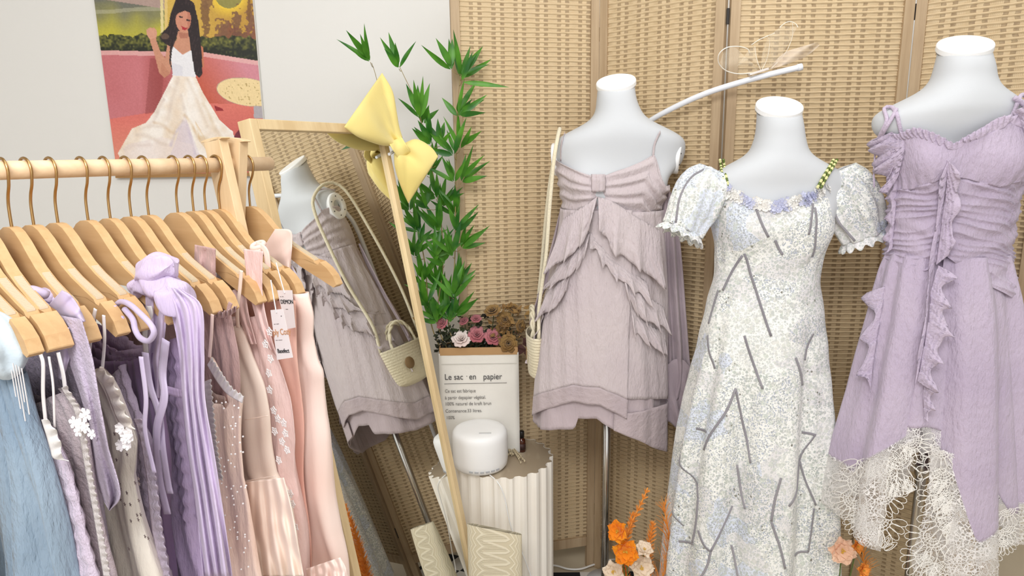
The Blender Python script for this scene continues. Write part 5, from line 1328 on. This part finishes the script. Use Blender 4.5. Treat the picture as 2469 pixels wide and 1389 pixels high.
def hanger_template():
    """local frame: x along the arm, y along the rail, z up; origin on the rail axis"""
    root = bpy.data.objects.new('wooden_hanger', None); root.empty_display_size = .03; SC.collection.objects.link(root)
    up = [(0, -.098), (.012, -.099), (.026, -.105), (.042, -.118), (.060, -.137), (.080, -.156), (.105, -.173), (.132, -.187), (.158, -.2), (.163, -.208), (.170, -.2085), (.174, -.203), (.190, -.214), (.203, -.228), (.2105, -.245)]
    lo = [(.2105, -.247), (.203, -.252), (.190, -.246), (.172, -.237), (.150, -.227), (.125, -.215), (.100, -.200), (.078, -.184), (.058, -.168), (.036, -.156), (.015, -.150), (0, -.149)]
    up = [(x * .89, -.070 + (z + .098) * .82) for x, z in up]; lo = [(x * .89, -.070 + (z + .098) * .82) for x, z in lo]
    out = up + lo; full = out + [(-x, z) for x, z in reversed(out[1:-1])]
    # half thickness grows a little at the arm ends
    v = []; n = len(full)
    for s in (-1, 1):
        for x, z in full: v.append((x, s * (.0058 + .002 * min(1, abs(x) / .2)), z))
    bm = bmesh.new(); vs = [bm.verts.new(p) for p in v]
    f1 = bm.faces.new(vs[:n]); f2 = bm.faces.new(vs[n:][::-1])
    for i in range(n): bm.faces.new((vs[i], vs[n + i], vs[n + (i + 1) % n], vs[(i + 1) % n]))
    bmesh.ops.triangulate(bm, faces=[f1, f2]); bmesh.ops.recalc_face_normals(bm, faces=bm.faces)
    me = bpy.data.meshes.new('hanger_body'); bm.to_mesh(me); bm.free(); me.materials.append(M_hang)
    b = bpy.data.objects.new('hanger_body', me); link(b, root); m = b.modifiers.new('bevel', 'BEVEL'); m.width = .0012; m.segments = 2; m.limit_method = 'ANGLE'; m.angle_limit = math.radians(50)
    P = []
    for a in np.linspace(-30, 205, 16): r = math.radians(a); P.append((-.0165 * math.cos(r) * 1.0, 0, .0165 * math.sin(r) - .001))
    P = [(-x, y, z) for x, y, z in P][::-1]
    P = P[:-1] + [(.012, 0, -.018), (.005, 0, -.030), (0.001, 0, -.042), (.0, 0, -.056), (0, 0, -.073)]
    P = [q for q in P]
    MB().tube([Vector(p) for p in smooth_path(P, 60)], .0019, 8).build('hook', M_gold, root, sm=True, local=True)
    for s in (-1, 1):
        g = MB()
        for k in range(22):
            x = .082 + k * .0028; z = float(np.interp(x, [p[0] for p in up], [p[1] for p in up]))
            g.box((s * x, 0, z + .0008), (.0009, .0042, .0016))
        g.build('grip_strip', plain('clear grip teeth', (228, 212, 184), .4), root, local=True)
    return root
HT = hanger_template()
HL = ['holding the pale blue dress at the near end of the rail', 'second from the near end, with a white strap in its notch', 'third from the near end, behind the one with white strap', 'with a lilac knotted strap wrapped round its arm', 'holding the cream star print dress by a white strap', 'with a lilac cord loop hanging from its arm', 'with a white ribbon in its notch, before the lilac bow dress', 'hidden under the big lilac bow', 'with a thin peach strap, just right of the lilac bow dress', 'holding the dusty rose gathered dress', 'holding the peach satin slip dress', 'under a pink embroidered strap', 'squeezed behind the pink strap with a paper tag below', 'with a pink knotted strap and a round notch', 'farthest along beyond the rack leg, pink cloth on its arm']
HANG = []
rndh = random.Random(2)
for i, px in enumerate(HPX):
    if i == 0: r = HT
    else:
        r = HT.copy(); SC.collection.objects.link(r)
        for ch in list(HT.children):
            c = ch.copy(); SC.collection.objects.link(c); c.parent = r
    p = rail_at(px); p.z = RZ + .0125 - .0165 + .0035
    r.location = p; r.rotation_euler = (0, 0, math.atan2(uax.y, uax.x) + (rndh.uniform(-.03, .03) if i != 14 else .10))
    tag(r, 'wooden coat hanger ' + HL[i], 'hanger', 'wooden hangers on the clothes rail'); HANG.append(p)

# ---------------------------------------------------------------- garments on the hangers
def UZ(i, px, py, off=0.0):
    """pixel to (u, z) in the plane of hanger i"""
    P = HANG[i] + rdir * off; q = hitp(px, py, P, rdir); return (q - P).dot(uax), q.z
def UP(i, u, z, w=0.0): P = HANG[i]; return Vector((P.x, P.y, 0)) + uax * u + rdir * w + Vector((0, 0, z))
def garment(i, name, label, edge, top, mat, cat='dress', W=.016, A=.006, k=7, zb=.42, waist=None, ruche=0, seed=0, umin=None, parts=(), dw=0.0):
    """hanging dress: edge = outline of the near side, top = [(s, py)] height of the upper edge from middle to near side"""
    o = HANG[i]; root = thing(name, label, cat, (o.x, o.y, zb), group=None)
    E = [UZ(i, x, y, dw) for x, y in edge]; E.sort(key=lambda q: q[1])
    zz = [q[1] for q in E]; uu = [max(.03, q[0]) for q in E]
    sl = (uu[0] - uu[1]) / max(1e-3, (zz[1] - zz[0])) if len(E) > 1 else .1
    def U(z):
        if z < zz[0]: return uu[0] + max(0, min(.35, sl)) * (zz[0] - z)
        return float(np.interp(z, zz, uu))
    zt = [UZ(i, 60 + 0 * s, y)[1] if False else CAMH + (UZ(i, edge[0][0], y, dw)[1] - CAMH) for s, y in top]; ss = [q[0] for q in top]
    def ZT(s): return float(np.interp(abs(s), ss, zt))
    def S(t, v, off=0.0):
        c = math.cos(t); s = math.sin(t); z = lerp(ZT(c), zb, v); u = U(z) * c
        g = smooth((v - .05) / .5)
        f = A * (.35 + g * 1.3) * (math.sin(k * c * 3.1 + seed + .9 * math.sin(z * 7)) * .75 + 1.1 * noise.noise(Vector((c * k * .8, z * 5, seed)))) + A * .4 * math.sin(k * 2.3 * c * 3 + seed * 2 + z * 4)
        if ruche and waist and z > waist[0] and z < waist[1]: f += ruche * math.sin(z * 260 + 3 * c + 2 * noise.noise(Vector((c * 4, z * 22, seed)))) 
        w = W * (.7 + .6 * g) * s + f * (1 if s < 0 else -1) * abs(s) ** .3 + off * (-1 if s < 0 else 1)
        uadd = .004 * math.sin(z * 30 + seed) * max(0, c) + off * c
        return UP(i, u + uadd, z, w + dw)
    nu, nv = 150, 110
    v = []; f = []
    for j in range(nv + 1):
        for q in range(nu):
            v.append(S(2 * math.pi * q / nu, (j / nv)))
    for j in range(nv):
        for q in range(nu):
            q2 = (q + 1) % nu; f.append((j * nu + q, j * nu + q2, (j + 1) * nu + q2, (j + 1) * nu + q))
    o = mk('bodice' if waist else 'garment_body', v, f, mat, root, True); md = o.modifiers.new('solid', 'SOLIDIFY'); md.thickness = .0008
    root['_'] = 0; del root['_']
    return root, S, U
def hp(i, x, y, off=-.014): P = HANG[i] + rdir * off; return hitp(x, y, P, rdir)
def hband(name, i, pts, w, mat, root, off=-.014, thick=.001, n=40, wob=.0):
    P = [hp(i, x, y, off + (wob * math.sin(q * 1.7) if wob else 0)) for q, (x, y) in enumerate(pts)]
    return ribbon(name, P, w, mat, root, side=tuple(rdir * -1 + Vector((.25, -.3, 0))), thick=thick, n=n)
def hpanel(name, i, L, R_, mat, root, off=-.02, amp=.005, waves=2.5, n=60, m=24, ph=0, thick=.001):
    A = smooth_path(L, n + 1); B = smooth_path(R_, n + 1)
    def fn(u, v):
        q = int(round(v * n)); p = A[q] * (1 - u) + B[q] * u
        return hp(i, p[0], p[1], off + amp * (.4 + v) * (.7 * math.sin(2 * math.pi * waves * u + ph + 1.6 * math.sin(3 * v)) + 1.1 * noise.noise(Vector((u * waves * 1.6, v * 4, waves + ph)))))
    return grid(name, fn, m, n, mat, root, thick=thick)
def hruffle(name, i, base, edge, mat, root, off=-.018, amp=.006, waves=8, zig=3, n=120, m=8, ph=0):
    A = smooth_path(base, n + 1); B = smooth_path(edge, n + 1)
    def fn(u, v):
        q = int(round(u * n)); a, b = A[q], B[q]; w = math.sin(2 * math.pi * waves * u + ph); t = (b - a) / max(1e-6, np.linalg.norm(b - a))
        p = a + (b - a) * v + t * zig * w * v; return hp(i, p[0], p[1], off - amp * v * (1 + math.cos(2 * math.pi * waves * u + ph)))
    return grid(name, fn, n, m, mat, root, thick=.0008)

F_blue = fabric('pale blue chiffon', (170, 188, 204), (148, 168, 188), 1.0, 90, (1, 1, .25), transl=.3)
F_bluep = fabric('very pale blue puff', (222, 232, 238), (206, 220, 230), .35, 50)
F_lil = fabric('lilac smocked cotton', (222, 206, 222), (206, 190, 210), .99, 169, (1, 1, .5))
F_mau = fabric('mauve floral mesh', (204, 188, 192), (190, 172, 180), .95, 117)
F_shl = fabric('sheer lilac lace panel', (220, 206, 224), (206, 190, 214), .85, 156, alpha=.9)
F_cream = fabric('cream star print cotton', (252, 244, 232), (248, 238, 224), .70, 65, (1, 1, .3))
F_pur = fabric('greyed purple smocking', (188, 172, 192), (172, 156, 178), .99, 169, (1, 1, .5))
F_tul = fabric('bright lilac tulle', (226, 206, 236), (214, 192, 228), .85, 91, (1, 1, .2), transl=.35)
F_tuls = fabric('sheer lilac tulle', (234, 218, 242), (224, 206, 236), .85, 91, (1, 1, .15), alpha=.85)
F_pea = fabric('peach dotted chiffon', (255, 230, 216), (253, 220, 204), .80, 78, (1, 1, .25))
F_ros = fabric('dusty rose chiffon', (216, 182, 178), (200, 164, 160), .95, 91, (1, 1, .25))
F_sat = fabric('peach satin', (255, 238, 224), (255, 230, 214), .2, 30, (1, 1, .2), spec=.5, rough=.45)
F_pnk = fabric('pink tulle', (252, 222, 216), (248, 212, 206), .75, 104, (1, 1, .25))
F_pk2 = fabric('pale pink poplin', (254, 232, 222), (252, 222, 210), .2, 40, (1, 1, .25))
F_ribw = fabric('white satin ribbon', (246, 240, 238), (236, 230, 230), .1, 30, spec=.4, rough=.5)
F_ribl = fabric('lilac satin ribbon', (214, 200, 224), (202, 186, 216), .1, 30, spec=.4, rough=.5)
F_wht = fabric('white cotton trim', (248, 244, 242), (240, 234, 234), .3, 80)

# 0 pale blue dress
g, S0, U0 = garment(0, 'blue_dress', 'pale blue chiffon dress with a puff sleeve at the near end of the rail', [(30, 890), (45, 905), (72, 1000), (98, 1090), (135, 1250), (170, 1389)], [(0, 870), (.6, 870), (1, 900)], F_blue, W=.026, A=.016, k=9, zb=.35, seed=1)
pc = hp(0, 2, 835, -.01)
grid('puff_sleeve', lambda u, v: pc + uax * (.030 * math.sin(math.pi * v) ** .6 * math.cos(2 * math.pi * u) * (1 + .06 * math.sin(9 * u * 6.28) + .3 * noise.noise(Vector((math.cos(6.28 * u) * 1.5, math.sin(6.28 * u) * 1.5, v * 3))))) + rdir * (.026 * math.sin(math.pi * v) ** .6 * math.sin(2 * math.pi * u)) + Vector((0, 0, .040 - .078 * v)) + uax * (.012 * (v - .5)), 60, 30, F_bluep, g, closed=True)
m = MB()
for q in range(5):
    a = hp(0, 24 + q * 7, 872 + q * 4, -.012); m.tube([a, a + Vector((0, 0, -.04 - .012 * (q % 3)))], .0006, 4)
m.build('tulle_fringe', F_ribw, g)
# 1 smocked lilac with white frill
g, *_ = garment(1, 'lilac_smocked_dress', 'lilac smocked dress with a white frilled neckline right of the blue dress', [(100, 1010), (135, 1040), (150, 1085), (168, 1120), (186, 1200), (204, 1290), (238, 1400)], [(0, 1110), (.5, 1080), (.8, 1040), (1, 1010)], F_lil, W=.018, A=.004, k=8, seed=2, waist=(.4, 1.1), ruche=.0018, zb=.38)
hband('shoulder_strap', 1, [(98, 855), (104, 880), (104, 950), (110, 1015)], .0045, F_ribw, g)
hband('shoulder_strap', 1, [(118, 860), (128, 930), (132, 1030)], .0025, F_ribw, g)
hruffle('neckline_frill', 1, [(100, 1012), (112, 1050), (122, 1085), (130, 1105), (160, 1110)], [(112, 1010), (135, 1040), (148, 1078), (148, 1100), (166, 1112)], F_wht, g, amp=.004, waves=4, zig=2)
# 2 mauve floral with white flowers
g, *_ = garment(2, 'mauve_floral_dress', 'mauve floral mesh dress with lace edge and white flower motif', [(140, 935), (160, 945), (182, 980), (200, 1010), (222, 1120), (240, 1230), (252, 1300), (276, 1400)], [(0, 1000), (.5, 980), (.8, 950), (1, 935)], F_mau, W=.016, A=.004, k=8, seed=4, zb=.38)
hruffle('lace_edge', 2, [(148, 935), (165, 965), (182, 1000), (204, 1120), (226, 1240), (250, 1389)], [(160, 930), (180, 965), (198, 1000), (218, 1120), (240, 1240), (266, 1389)], fabric('ivory lace edging', (228, 218, 214), (210, 200, 200), .8, 160), g, amp=.003, waves=26, zig=2, n=200)
m = MB()
for x, y, r in ((208, 1000, .0085), (195, 1024, .008), (180, 1018, .0075), (208, 1030, .007), (222, 1046, .006), (190, 1040, .0065)): flower(m, hp(2, x, y, -.026), r, 5, -rdir + Vector((.2, -.4, .2)), cup=.15, ph=x)
m.build('white_flowers', F_wht, g)
hband('shoulder_strap', 2, [(140, 850), (152, 900), (158, 945)], .005, F_ribw, g)
# 3 sheer lilac panel with knot
g, *_ = garment(3, 'lilac_lace_dress', 'sheer lilac lace dress with a knotted strap tied on the hanger', [(205, 850), (215, 870), (225, 930), (232, 1000), (238, 1100), (250, 1250), (262, 1400)], [(0, 860), (1, 850)], F_shl, W=.010, A=.003, k=8, seed=5, zb=.40)
hpanel('lace_scarf', 3, [(142, 760), (160, 850), (196, 960), (222, 1080), (240, 1180), (262, 1228)], [(196, 770), (222, 860), (240, 960), (262, 1080), (290, 1190), (264, 1232)], F_shl, g, -.024, .004, 1.6)
m = MB()
kc = hp(3, 122, 722, -.006)
for q, (dx, dz, rr) in enumerate(((0, 0, .014), (.010, -.006, .012), (-.006, -.012, .013), (.004, .008, .010))): m.tube([kc + uax * (dx + rr * math.cos(a)) + rdir * (.010 * math.sin(a + q) - .01) + Vector((0, 0, dz + rr * .8 * math.sin(a))) for a in np.linspace(0, 6.28, 20)], .0055, 8)
m.build('strap_knot', F_ribl, g, sm=True)
hpanel('knot_tail', 3, [(118, 735), (128, 755), (160, 770), (196, 778)], [(150, 700), (170, 712), (190, 740), (206, 775)], F_ribl, g, -.018, .004, 1, n=30, m=12)
hpanel('strap_fold', 3, [(128, 790), (138, 850), (142, 912)], [(166, 790), (168, 860), (150, 916)], F_ribl, g, -.026, .004, 1, n=30, m=12)
# 4 cream star print
g, *_ = garment(4, 'star_print_dress', 'cream star print dress with a frilled neckline and cream rosettes', [(236, 890), (262, 905), (285, 945), (305, 1000), (326, 1060), (322, 1150), (346, 1260), (380, 1400)], [(0, 1000), (.5, 960), (.75, 900), (1, 890)], F_cream, W=.018, A=.006, k=6, seed=6, zb=.38)
hband('shoulder_strap', 4, [(230, 745), (222, 790), (216, 850), (222, 905)], .0045, F_ribw, g); hband('shoulder_strap', 4, [(250, 760), (252, 820), (246, 900)], .004, F_ribw, g)
hruffle('neckline_frill', 4, [(228, 905), (246, 925), (262, 960), (282, 1010), (296, 1030)], [(240, 885), (268, 908), (288, 950), (304, 995), (326, 1035)], F_cream, g, amp=.006, waves=5, zig=4)
m = MB(); rs = random.Random(1)
for q in range(6): flower(m, hp(4, 300 + rs.uniform(-8, 22), 1040 + rs.uniform(-10, 40), -.030), .0075, 5, -rdir + Vector((.2, -.4, .2)), petals=6, cup=.5, ph=q)
m.build('rosettes', F_wht, g)
m = MB()
for q in range(26):
    x = 262 + rs.uniform(-6, 60) ; y = 1040 + rs.uniform(0, 300); x = x + (y - 1040) * .14; c = hp(4, x, y, -.0275)
    d1, d2 = uax, Vector((0, 0, 1)); P = [c + (d1 * math.cos(a) + d2 * math.sin(a)) * (.0036 if k_ % 2 == 0 else .0016) for k_, a in enumerate(np.linspace(0, 2 * math.pi, 11)[:-1] + math.pi / 2)]; m.add([c] + P, [(0, 1 + k_, 1 + (k_ + 1) % 10) for k_ in range(10)])
m.build('printed_stars', plain('brown star print', (120, 104, 100), .8), g)
# 5 purple smocked with cord
g, *_ = garment(5, 'purple_smocked_dress', 'greyed purple smocked dress with a cord loop and ribbon ends', [(300, 880), (322, 960), (340, 1015), (352, 1040), (372, 1140), (388, 1270), (408, 1400)], [(0, 1000), (.6, 940), (1, 880)], F_pur, W=.018, A=.004, k=9, seed=7, zb=.38, waist=(.4, 1.2), ruche=.002)
m = MB(); P = [hp(5, x, y, o) for x, y, o in ((272, 745, -.012), (290, 728, -.014), (312, 734, -.018), (340, 758, -.022), (365, 785, -.024), (371, 805, -.024), (358, 822, -.024), (338, 815, -.022), (326, 795, -.02), (320, 770, -.018), (300, 745, -.016))]
m.tube([Vector(p) for p in smooth_path(P, 60)], .0034, 8); P2 = [hp(5, x, y, -.02) for x, y in ((276, 738), (284, 758), (296, 770), (288, 790))]; m.tube([Vector(p) for p in smooth_path(P2, 20)], .003, 8)
m.build('cord_loop', F_ribl, g, sm=True)
hruffle('smocked_side', 5, [(322, 1010), (338, 1060), (352, 1140), (366, 1270), (386, 1389)], [(340, 1010), (356, 1060), (374, 1140), (390, 1270), (410, 1389)], F_lil, g, amp=.003, waves=16, zig=2, n=180)
hband('ribbon_end', 5, [(340, 860), (352, 960), (350, 1040), (372, 1140)], .006, F_ribl, g, -.03)
# 6 mauve with ribbons
g, *_ = garment(6, 'violet_dress', 'deep violet gathered dress mostly hidden before the lilac bow dress', [(372, 850), (392, 960), (402, 1100), (406, 1240), (420, 1400)], [(0, 900), (.6, 880), (1, 850)], fabric('violet cotton', (160, 134, 170), (142, 116, 154), .5, 70, (1, 1, .25)), W=.014, A=.005, k=7, seed=8, zb=.40)
hband('hanging_ribbon', 6, [(350, 850), (362, 930), (384, 1000), (392, 1080), (404, 1160), (410, 1190)], .010, F_ribl, g, -.032, wob=.004)
hband('hanging_ribbon', 6, [(400, 820), (392, 900), (396, 960), (378, 1040), (384, 1150), (404, 1240)], .011, F_ribl, g, -.036, wob=.005)
hband('notch_ribbon', 6, [(360, 738), (362, 760), (350, 800), (352, 850)], .008, F_ribw, g, -.012)
# 7 bright lilac dress with big bow
g, *_ = garment(7, 'lilac_bow_dress', 'bright lilac tulle dress with a large bow tied over the hanger', [(455, 800), (478, 880), (482, 960), (486, 1060), (492, 1160), (500, 1250), (520, 1330), (548, 1400)], [(0, 880), (.5, 850), (1, 800)], F_tul, W=.020, A=.006, k=8, seed=9, zb=.38, waist=(.93, 1.20), ruche=.0025)
hpanel('tulle_sash', 7, [(395, 690), (415, 760), (432, 850), (440, 960), (452, 1080), (470, 1200), (490, 1389)], [(440, 700), (486, 740), (492, 850), (494, 960), (514, 1080), (536, 1220), (560, 1389)], F_tuls, g, -.040, .007, 3.5, m=40)
hpanel('tulle_sash', 7, [(350, 690), (352, 780), (348, 880), (352, 960)], [(400, 690), (400, 780), (388, 880), (384, 960)], F_tuls, g, -.036, .007, 2)
bc = hp(7, 384, 668, -.03)
def bowloop(cx, cy, rx, rz, tilt, ph, nm='bow_loop'):
    c = hp(7, cx, cy, -.03)
    def fn(u, v):
        a = 2 * math.pi * u; s = math.sin(math.pi * v) ** .55; x = rx * (2 * v - 1); z = rz * s * math.sin(a) * (1 + .10 * math.sin(5 * v * 3.1 + ph)); w = .022 * s * math.cos(a) * (1 + .12 * math.sin(4 * a + ph))
        zz_ = z * math.cos(tilt) + x * math.sin(tilt); xx = x * math.cos(tilt) - z * math.sin(tilt); return c + uax * xx + rdir * w + Vector((0, 0, zz_ + .003 * math.sin(9 * v + 3 * a + ph)))
    grid(nm, fn, 48, 36, F_tuls, g, closed=True)
bowloop(378, 652, .042, .020, .25, 0); bowloop(392, 690, .036, .020, -.35, 2); bowloop(352, 690, .022, .013, .5, 4); bowloop(424, 720, .030, .022, -.9, 1)
hband('waist_ribbon', 7, [(400, 940), (440, 950), (478, 945)], .012, F_tul, g, -.034)
# 8 peach lace
g, *_ = garment(8, 'peach_lace_dress', 'peach dotted dress with a scalloped lace neckline', [(505, 860), (530, 905), (560, 945), (584, 965), (583, 1060), (584, 1150), (600, 1250), (632, 1400)], [(0, 1000), (.5, 950), (.75, 960), (.9, 965), (1, 860)], F_pea, W=.020, A=.008, k=6, seed=10, zb=.38)
hruffle('lace_neckline', 8, [(500, 880), (522, 918), (548, 950), (584, 972)], [(510, 862), (535, 900), (560, 935), (588, 955)], F_wht, g, amp=.003, waves=9, zig=2)
hruffle('lace_side', 8, [(492, 920), (500, 1000), (508, 1080), (520, 1150)], [(508, 915), (516, 1000), (524, 1080), (538, 1160)], M_whitelace, g, -.026, amp=.003, waves=18, zig=2)
hband('shoulder_strap', 8, [(512, 758), (510, 800), (505, 862)], .0045, F_pk2, g)
m = MB()
for q in range(60): y = 960 + rs.uniform(0, 420); x = 520 + rs.uniform(0, 62) + (y - 960) * .06; m.sphere(hp(8, x, y, -.034), .0013, 5, 3)
m.build('swiss_dots', F_wht, g)
# 9 dusty rose gathered
g, *_ = garment(9, 'rose_gathered_dress', 'dusty rose gathered halter dress behind the peach lace one', [(560, 760), (572, 850), (576, 950), (580, 1100), (600, 1400)], [(0, 770), (1, 755)], F_ros, W=.016, A=.006, k=9, seed=11, zb=.42)
hruffle('gathered_neck', 9, [(500, 750), (520, 765), (545, 765), (568, 752)], [(498, 735), (520, 750), (545, 750), (572, 736)], F_ros, g, amp=.005, waves=7, zig=2)
hband('halter_strap', 9, [(556, 730), (552, 745), (550, 770)], .006, F_ros, g)
hpanel('inner_fabric', 9, [(470, 590), (470, 640), (480, 700)], [(520, 600), (520, 660), (530, 720)], F_ros, g, .02, .004, 2, n=30)
# 10 peach satin slip
g, *_ = garment(10, 'peach_satin_dress', 'peach satin slip dress with tiered skirt in the middle of the pinks', [(578, 785), (592, 810), (606, 860), (632, 930), (648, 1000), (658, 1080), (668, 1150), (692, 1180), (706, 1260), (734, 1400)], [(0, 905), (.45, 880), (.75, 830), (.9, 790), (1, 785)], F_sat, W=.024, A=.005, k=5, seed=12, zb=.38)
hband('shoulder_strap', 10, [(582, 652), (578, 700), (572, 750), (574, 790)], .0055, F_sat, g)
for y in (1010, 1158): m = MB(); m.tube([hp(10, x, y + (x - 590) * -.10 + 2 * math.sin(x), -.036) for x in range(592, 668 if y > 1100 else 648, 6)], .0008, 5); m.build('tier_seam', F_sat, g, sm=True)
hpanel('gathered_tier', 10, [(590, 1162), (592, 1240), (600, 1389)], [(684, 1152), (706, 1240), (732, 1389)], F_sat, g, -.040, .005, 4.5, m=40)
# 11 pink embroidered
g, *_ = garment(11, 'pink_embroidered_dress', 'pink tulle dress with embroidered white thread flowers on the front edge', [(636, 760), (656, 820), (676, 880), (696, 960), (712, 1060), (716, 1150), (722, 1230), (742, 1400)], [(0, 800), (1, 760)], F_pnk, W=.022, A=.006, k=6, seed=13, zb=.38)
hpanel('wide_strap', 11, [(588, 600), (592, 640), (600, 700), (624, 790), (640, 830)], [(634, 606), (632, 660), (634, 720), (650, 800), (668, 860)], F_pnk, g, -.02, .003, 1.5)
hpanel('crossed_strap', 11, [(560, 700), (575, 760), (600, 830)], [(590, 690), (600, 760), (618, 830)], F_pnk, g, -.022, .003, 1.5)
m = MB()
for x, y in ((650, 800), (640, 830), (652, 865), (648, 900), (660, 990), (670, 1010), (684, 1020), (662, 1040), (688, 1045), (680, 1065), (692, 1085), (672, 1110), (700, 1190), (705, 1215), (698, 1240), (712, 1270), (706, 1300), (716, 1340), (650, 940)):
    c = hp(11, x, y, -.040)
    for k_ in range(5): a = k_ * 1.2566 + x; e = c + (uax * math.cos(a) + Vector((0, 0, 1)) * math.sin(a)) * .0065; s_ = (uax * -math.sin(a) + Vector((0, 0, 1)) * math.cos(a)) * .0026; m.tube([c, c.lerp(e, .5) + s_, e, c.lerp(e, .5) - s_, c], .0008, 5)
m.build('thread_flowers', F_wht, g)
# 12 plain pink with tags
g, *_ = garment(12, 'coral_dress', 'coral pink dress behind the hanging paper tags', [(708, 730), (716, 800), (722, 900), (728, 1000), (736, 1150), (752, 1400)], [(0, 740), (1, 725)], fabric('coral pink crepe', (246, 200, 184), (240, 186, 168), .3, 60, (1, 1, .25)), W=.014, A=.004, k=6, seed=14, zb=.42)
# 13 pale pink poplin
g, *_ = garment(13, 'pale_pink_dress', 'pale pink sleeveless dress with a frilled hem tier, nearest the mirror', [(738, 712), (750, 760), (752, 810), (768, 870), (782, 900), (782, 1000), (788, 1080), (800, 1180), (812, 1290), (824, 1350), (832, 1400)], [(0, 760), (.5, 720), (1, 706)], F_pk2, W=.024, A=.008, k=5, seed=15, zb=.42)
hband('knotted_strap', 13, [(618, 590), (632, 596), (642, 610), (646, 640), (650, 690)], .010, F_pk2, g, -.012)
m = MB(); kc = hp(13, 628, 600, -.004)
for q in range(3): m.tube([kc + uax * (.010 * math.cos(a)) + rdir * (.008 * math.sin(a) - .004) + Vector((0, 0, .005 * q - .004 + .004 * math.sin(a))) for a in np.linspace(0, 6.28, 16)], .004, 8)
m.build('strap_knot', F_pk2, g, sm=True)
hpanel('frill_tier', 13, [(738, 1372), (740, 1389), (744, 1430)], [(820, 1344), (834, 1370), (846, 1430)], F_pk2, g, -.05, .006, 5, n=20, m=40)
# 14 pale cloth on the last hanger
g, *_ = garment(14, 'white_floral_top', 'white and lavender sheer floral top on the farthest hanger', [(706, 640), (724, 680), (736, 740), (748, 860), (764, 1000), (780, 1389)], [(0, 650), (.8, 650), (1, 640)], fabric('white lavender print', (226, 218, 230), (200, 190, 214), .5, 50, transl=.2), W=.014, A=.005, k=6, seed=16, zb=.50, cat='top')
hpanel('folded_strap', 14, [(640, 590), (640, 600), (660, 640), (690, 660)], [(664, 552), (700, 556), (704, 590), (700, 650)], F_pk2, g, -.014, .003, 1, n=30, m=16)

# paper tags
def tagc(label, i, c, off, lines, a_):
    P = [hp(i, x, y, off) for x, y in c]; o = sum(P, Vector()) / 4
    root = thing('swing_tag', label, 'price tag', o, group='paper swing tags')
    n = (P[1] - P[0]).cross(P[3] - P[0]).normalized(); n = -n if n.dot(CAM - o) < 0 else n
    m = MB(); m.add([p for p in P] + [p - n * .0006 for p in P], [(0, 1, 2, 3), (7, 6, 5, 4), (0, 4, 5, 1), (1, 5, 6, 2), (2, 6, 7, 3), (3, 7, 4, 0)]); m.build('card', plain('tag card', (232, 222, 220), .7), root)
    ex = (P[1] - P[0]).normalized(); ey = (P[3] - P[0]); W_ = (P[1] - P[0]).length; H_ = ey.length; ey.normalize()
    ez = ex.cross(-ey).normalized(); rot = Matrix((ex, -ey, ez)).transposed().to_euler()
    byc = {}
    for (s, x, y, size, col) in lines: byc.setdefault(col, []).append((s, size * H_, P[0] + ex * (x * W_) + ey * (y * H_) + n * .0005, .9))
    for col, L in byc.items(): text_mesh('tag_print', L, plain('tag ink %d %d %d' % col, col, .8), root, rot)
    t0 = P[0].lerp(P[1], .5) + ey * .004; MB().tube([t0 + n * .001, t0 - ey * .02 + n * .002, t0 - ey * .045 - ex * .004], .0009, 5).build('tag_string', F_ribw, root)
tagc('hanging paper tag with orange script and black print', 11, [(652, 748), (682, 745), (706, 862), (668, 868)], -.050, [('ply Cozy', .0, .50, .17, (196, 140, 96)), ('-- ---', .16, .30, .09, (120, 110, 110)), ('Basefect', .16, .86, .12, (30, 28, 30)), ('--- -----', .12, .62, .08, (130, 120, 120)), ('-', .78, .16, .12, (30, 28, 30))], 0)
tagc('paper tag with black print half hidden behind the other tag', 12, [(668, 700), (704, 700), (712, 790), (690, 794)], -.022, [('DEMON', .06, .34, .15, (30, 28, 30)), ('-- --', .10, .18, .10, (120, 110, 110)), ('---', .30, .50, .10, (90, 84, 84))], 0)
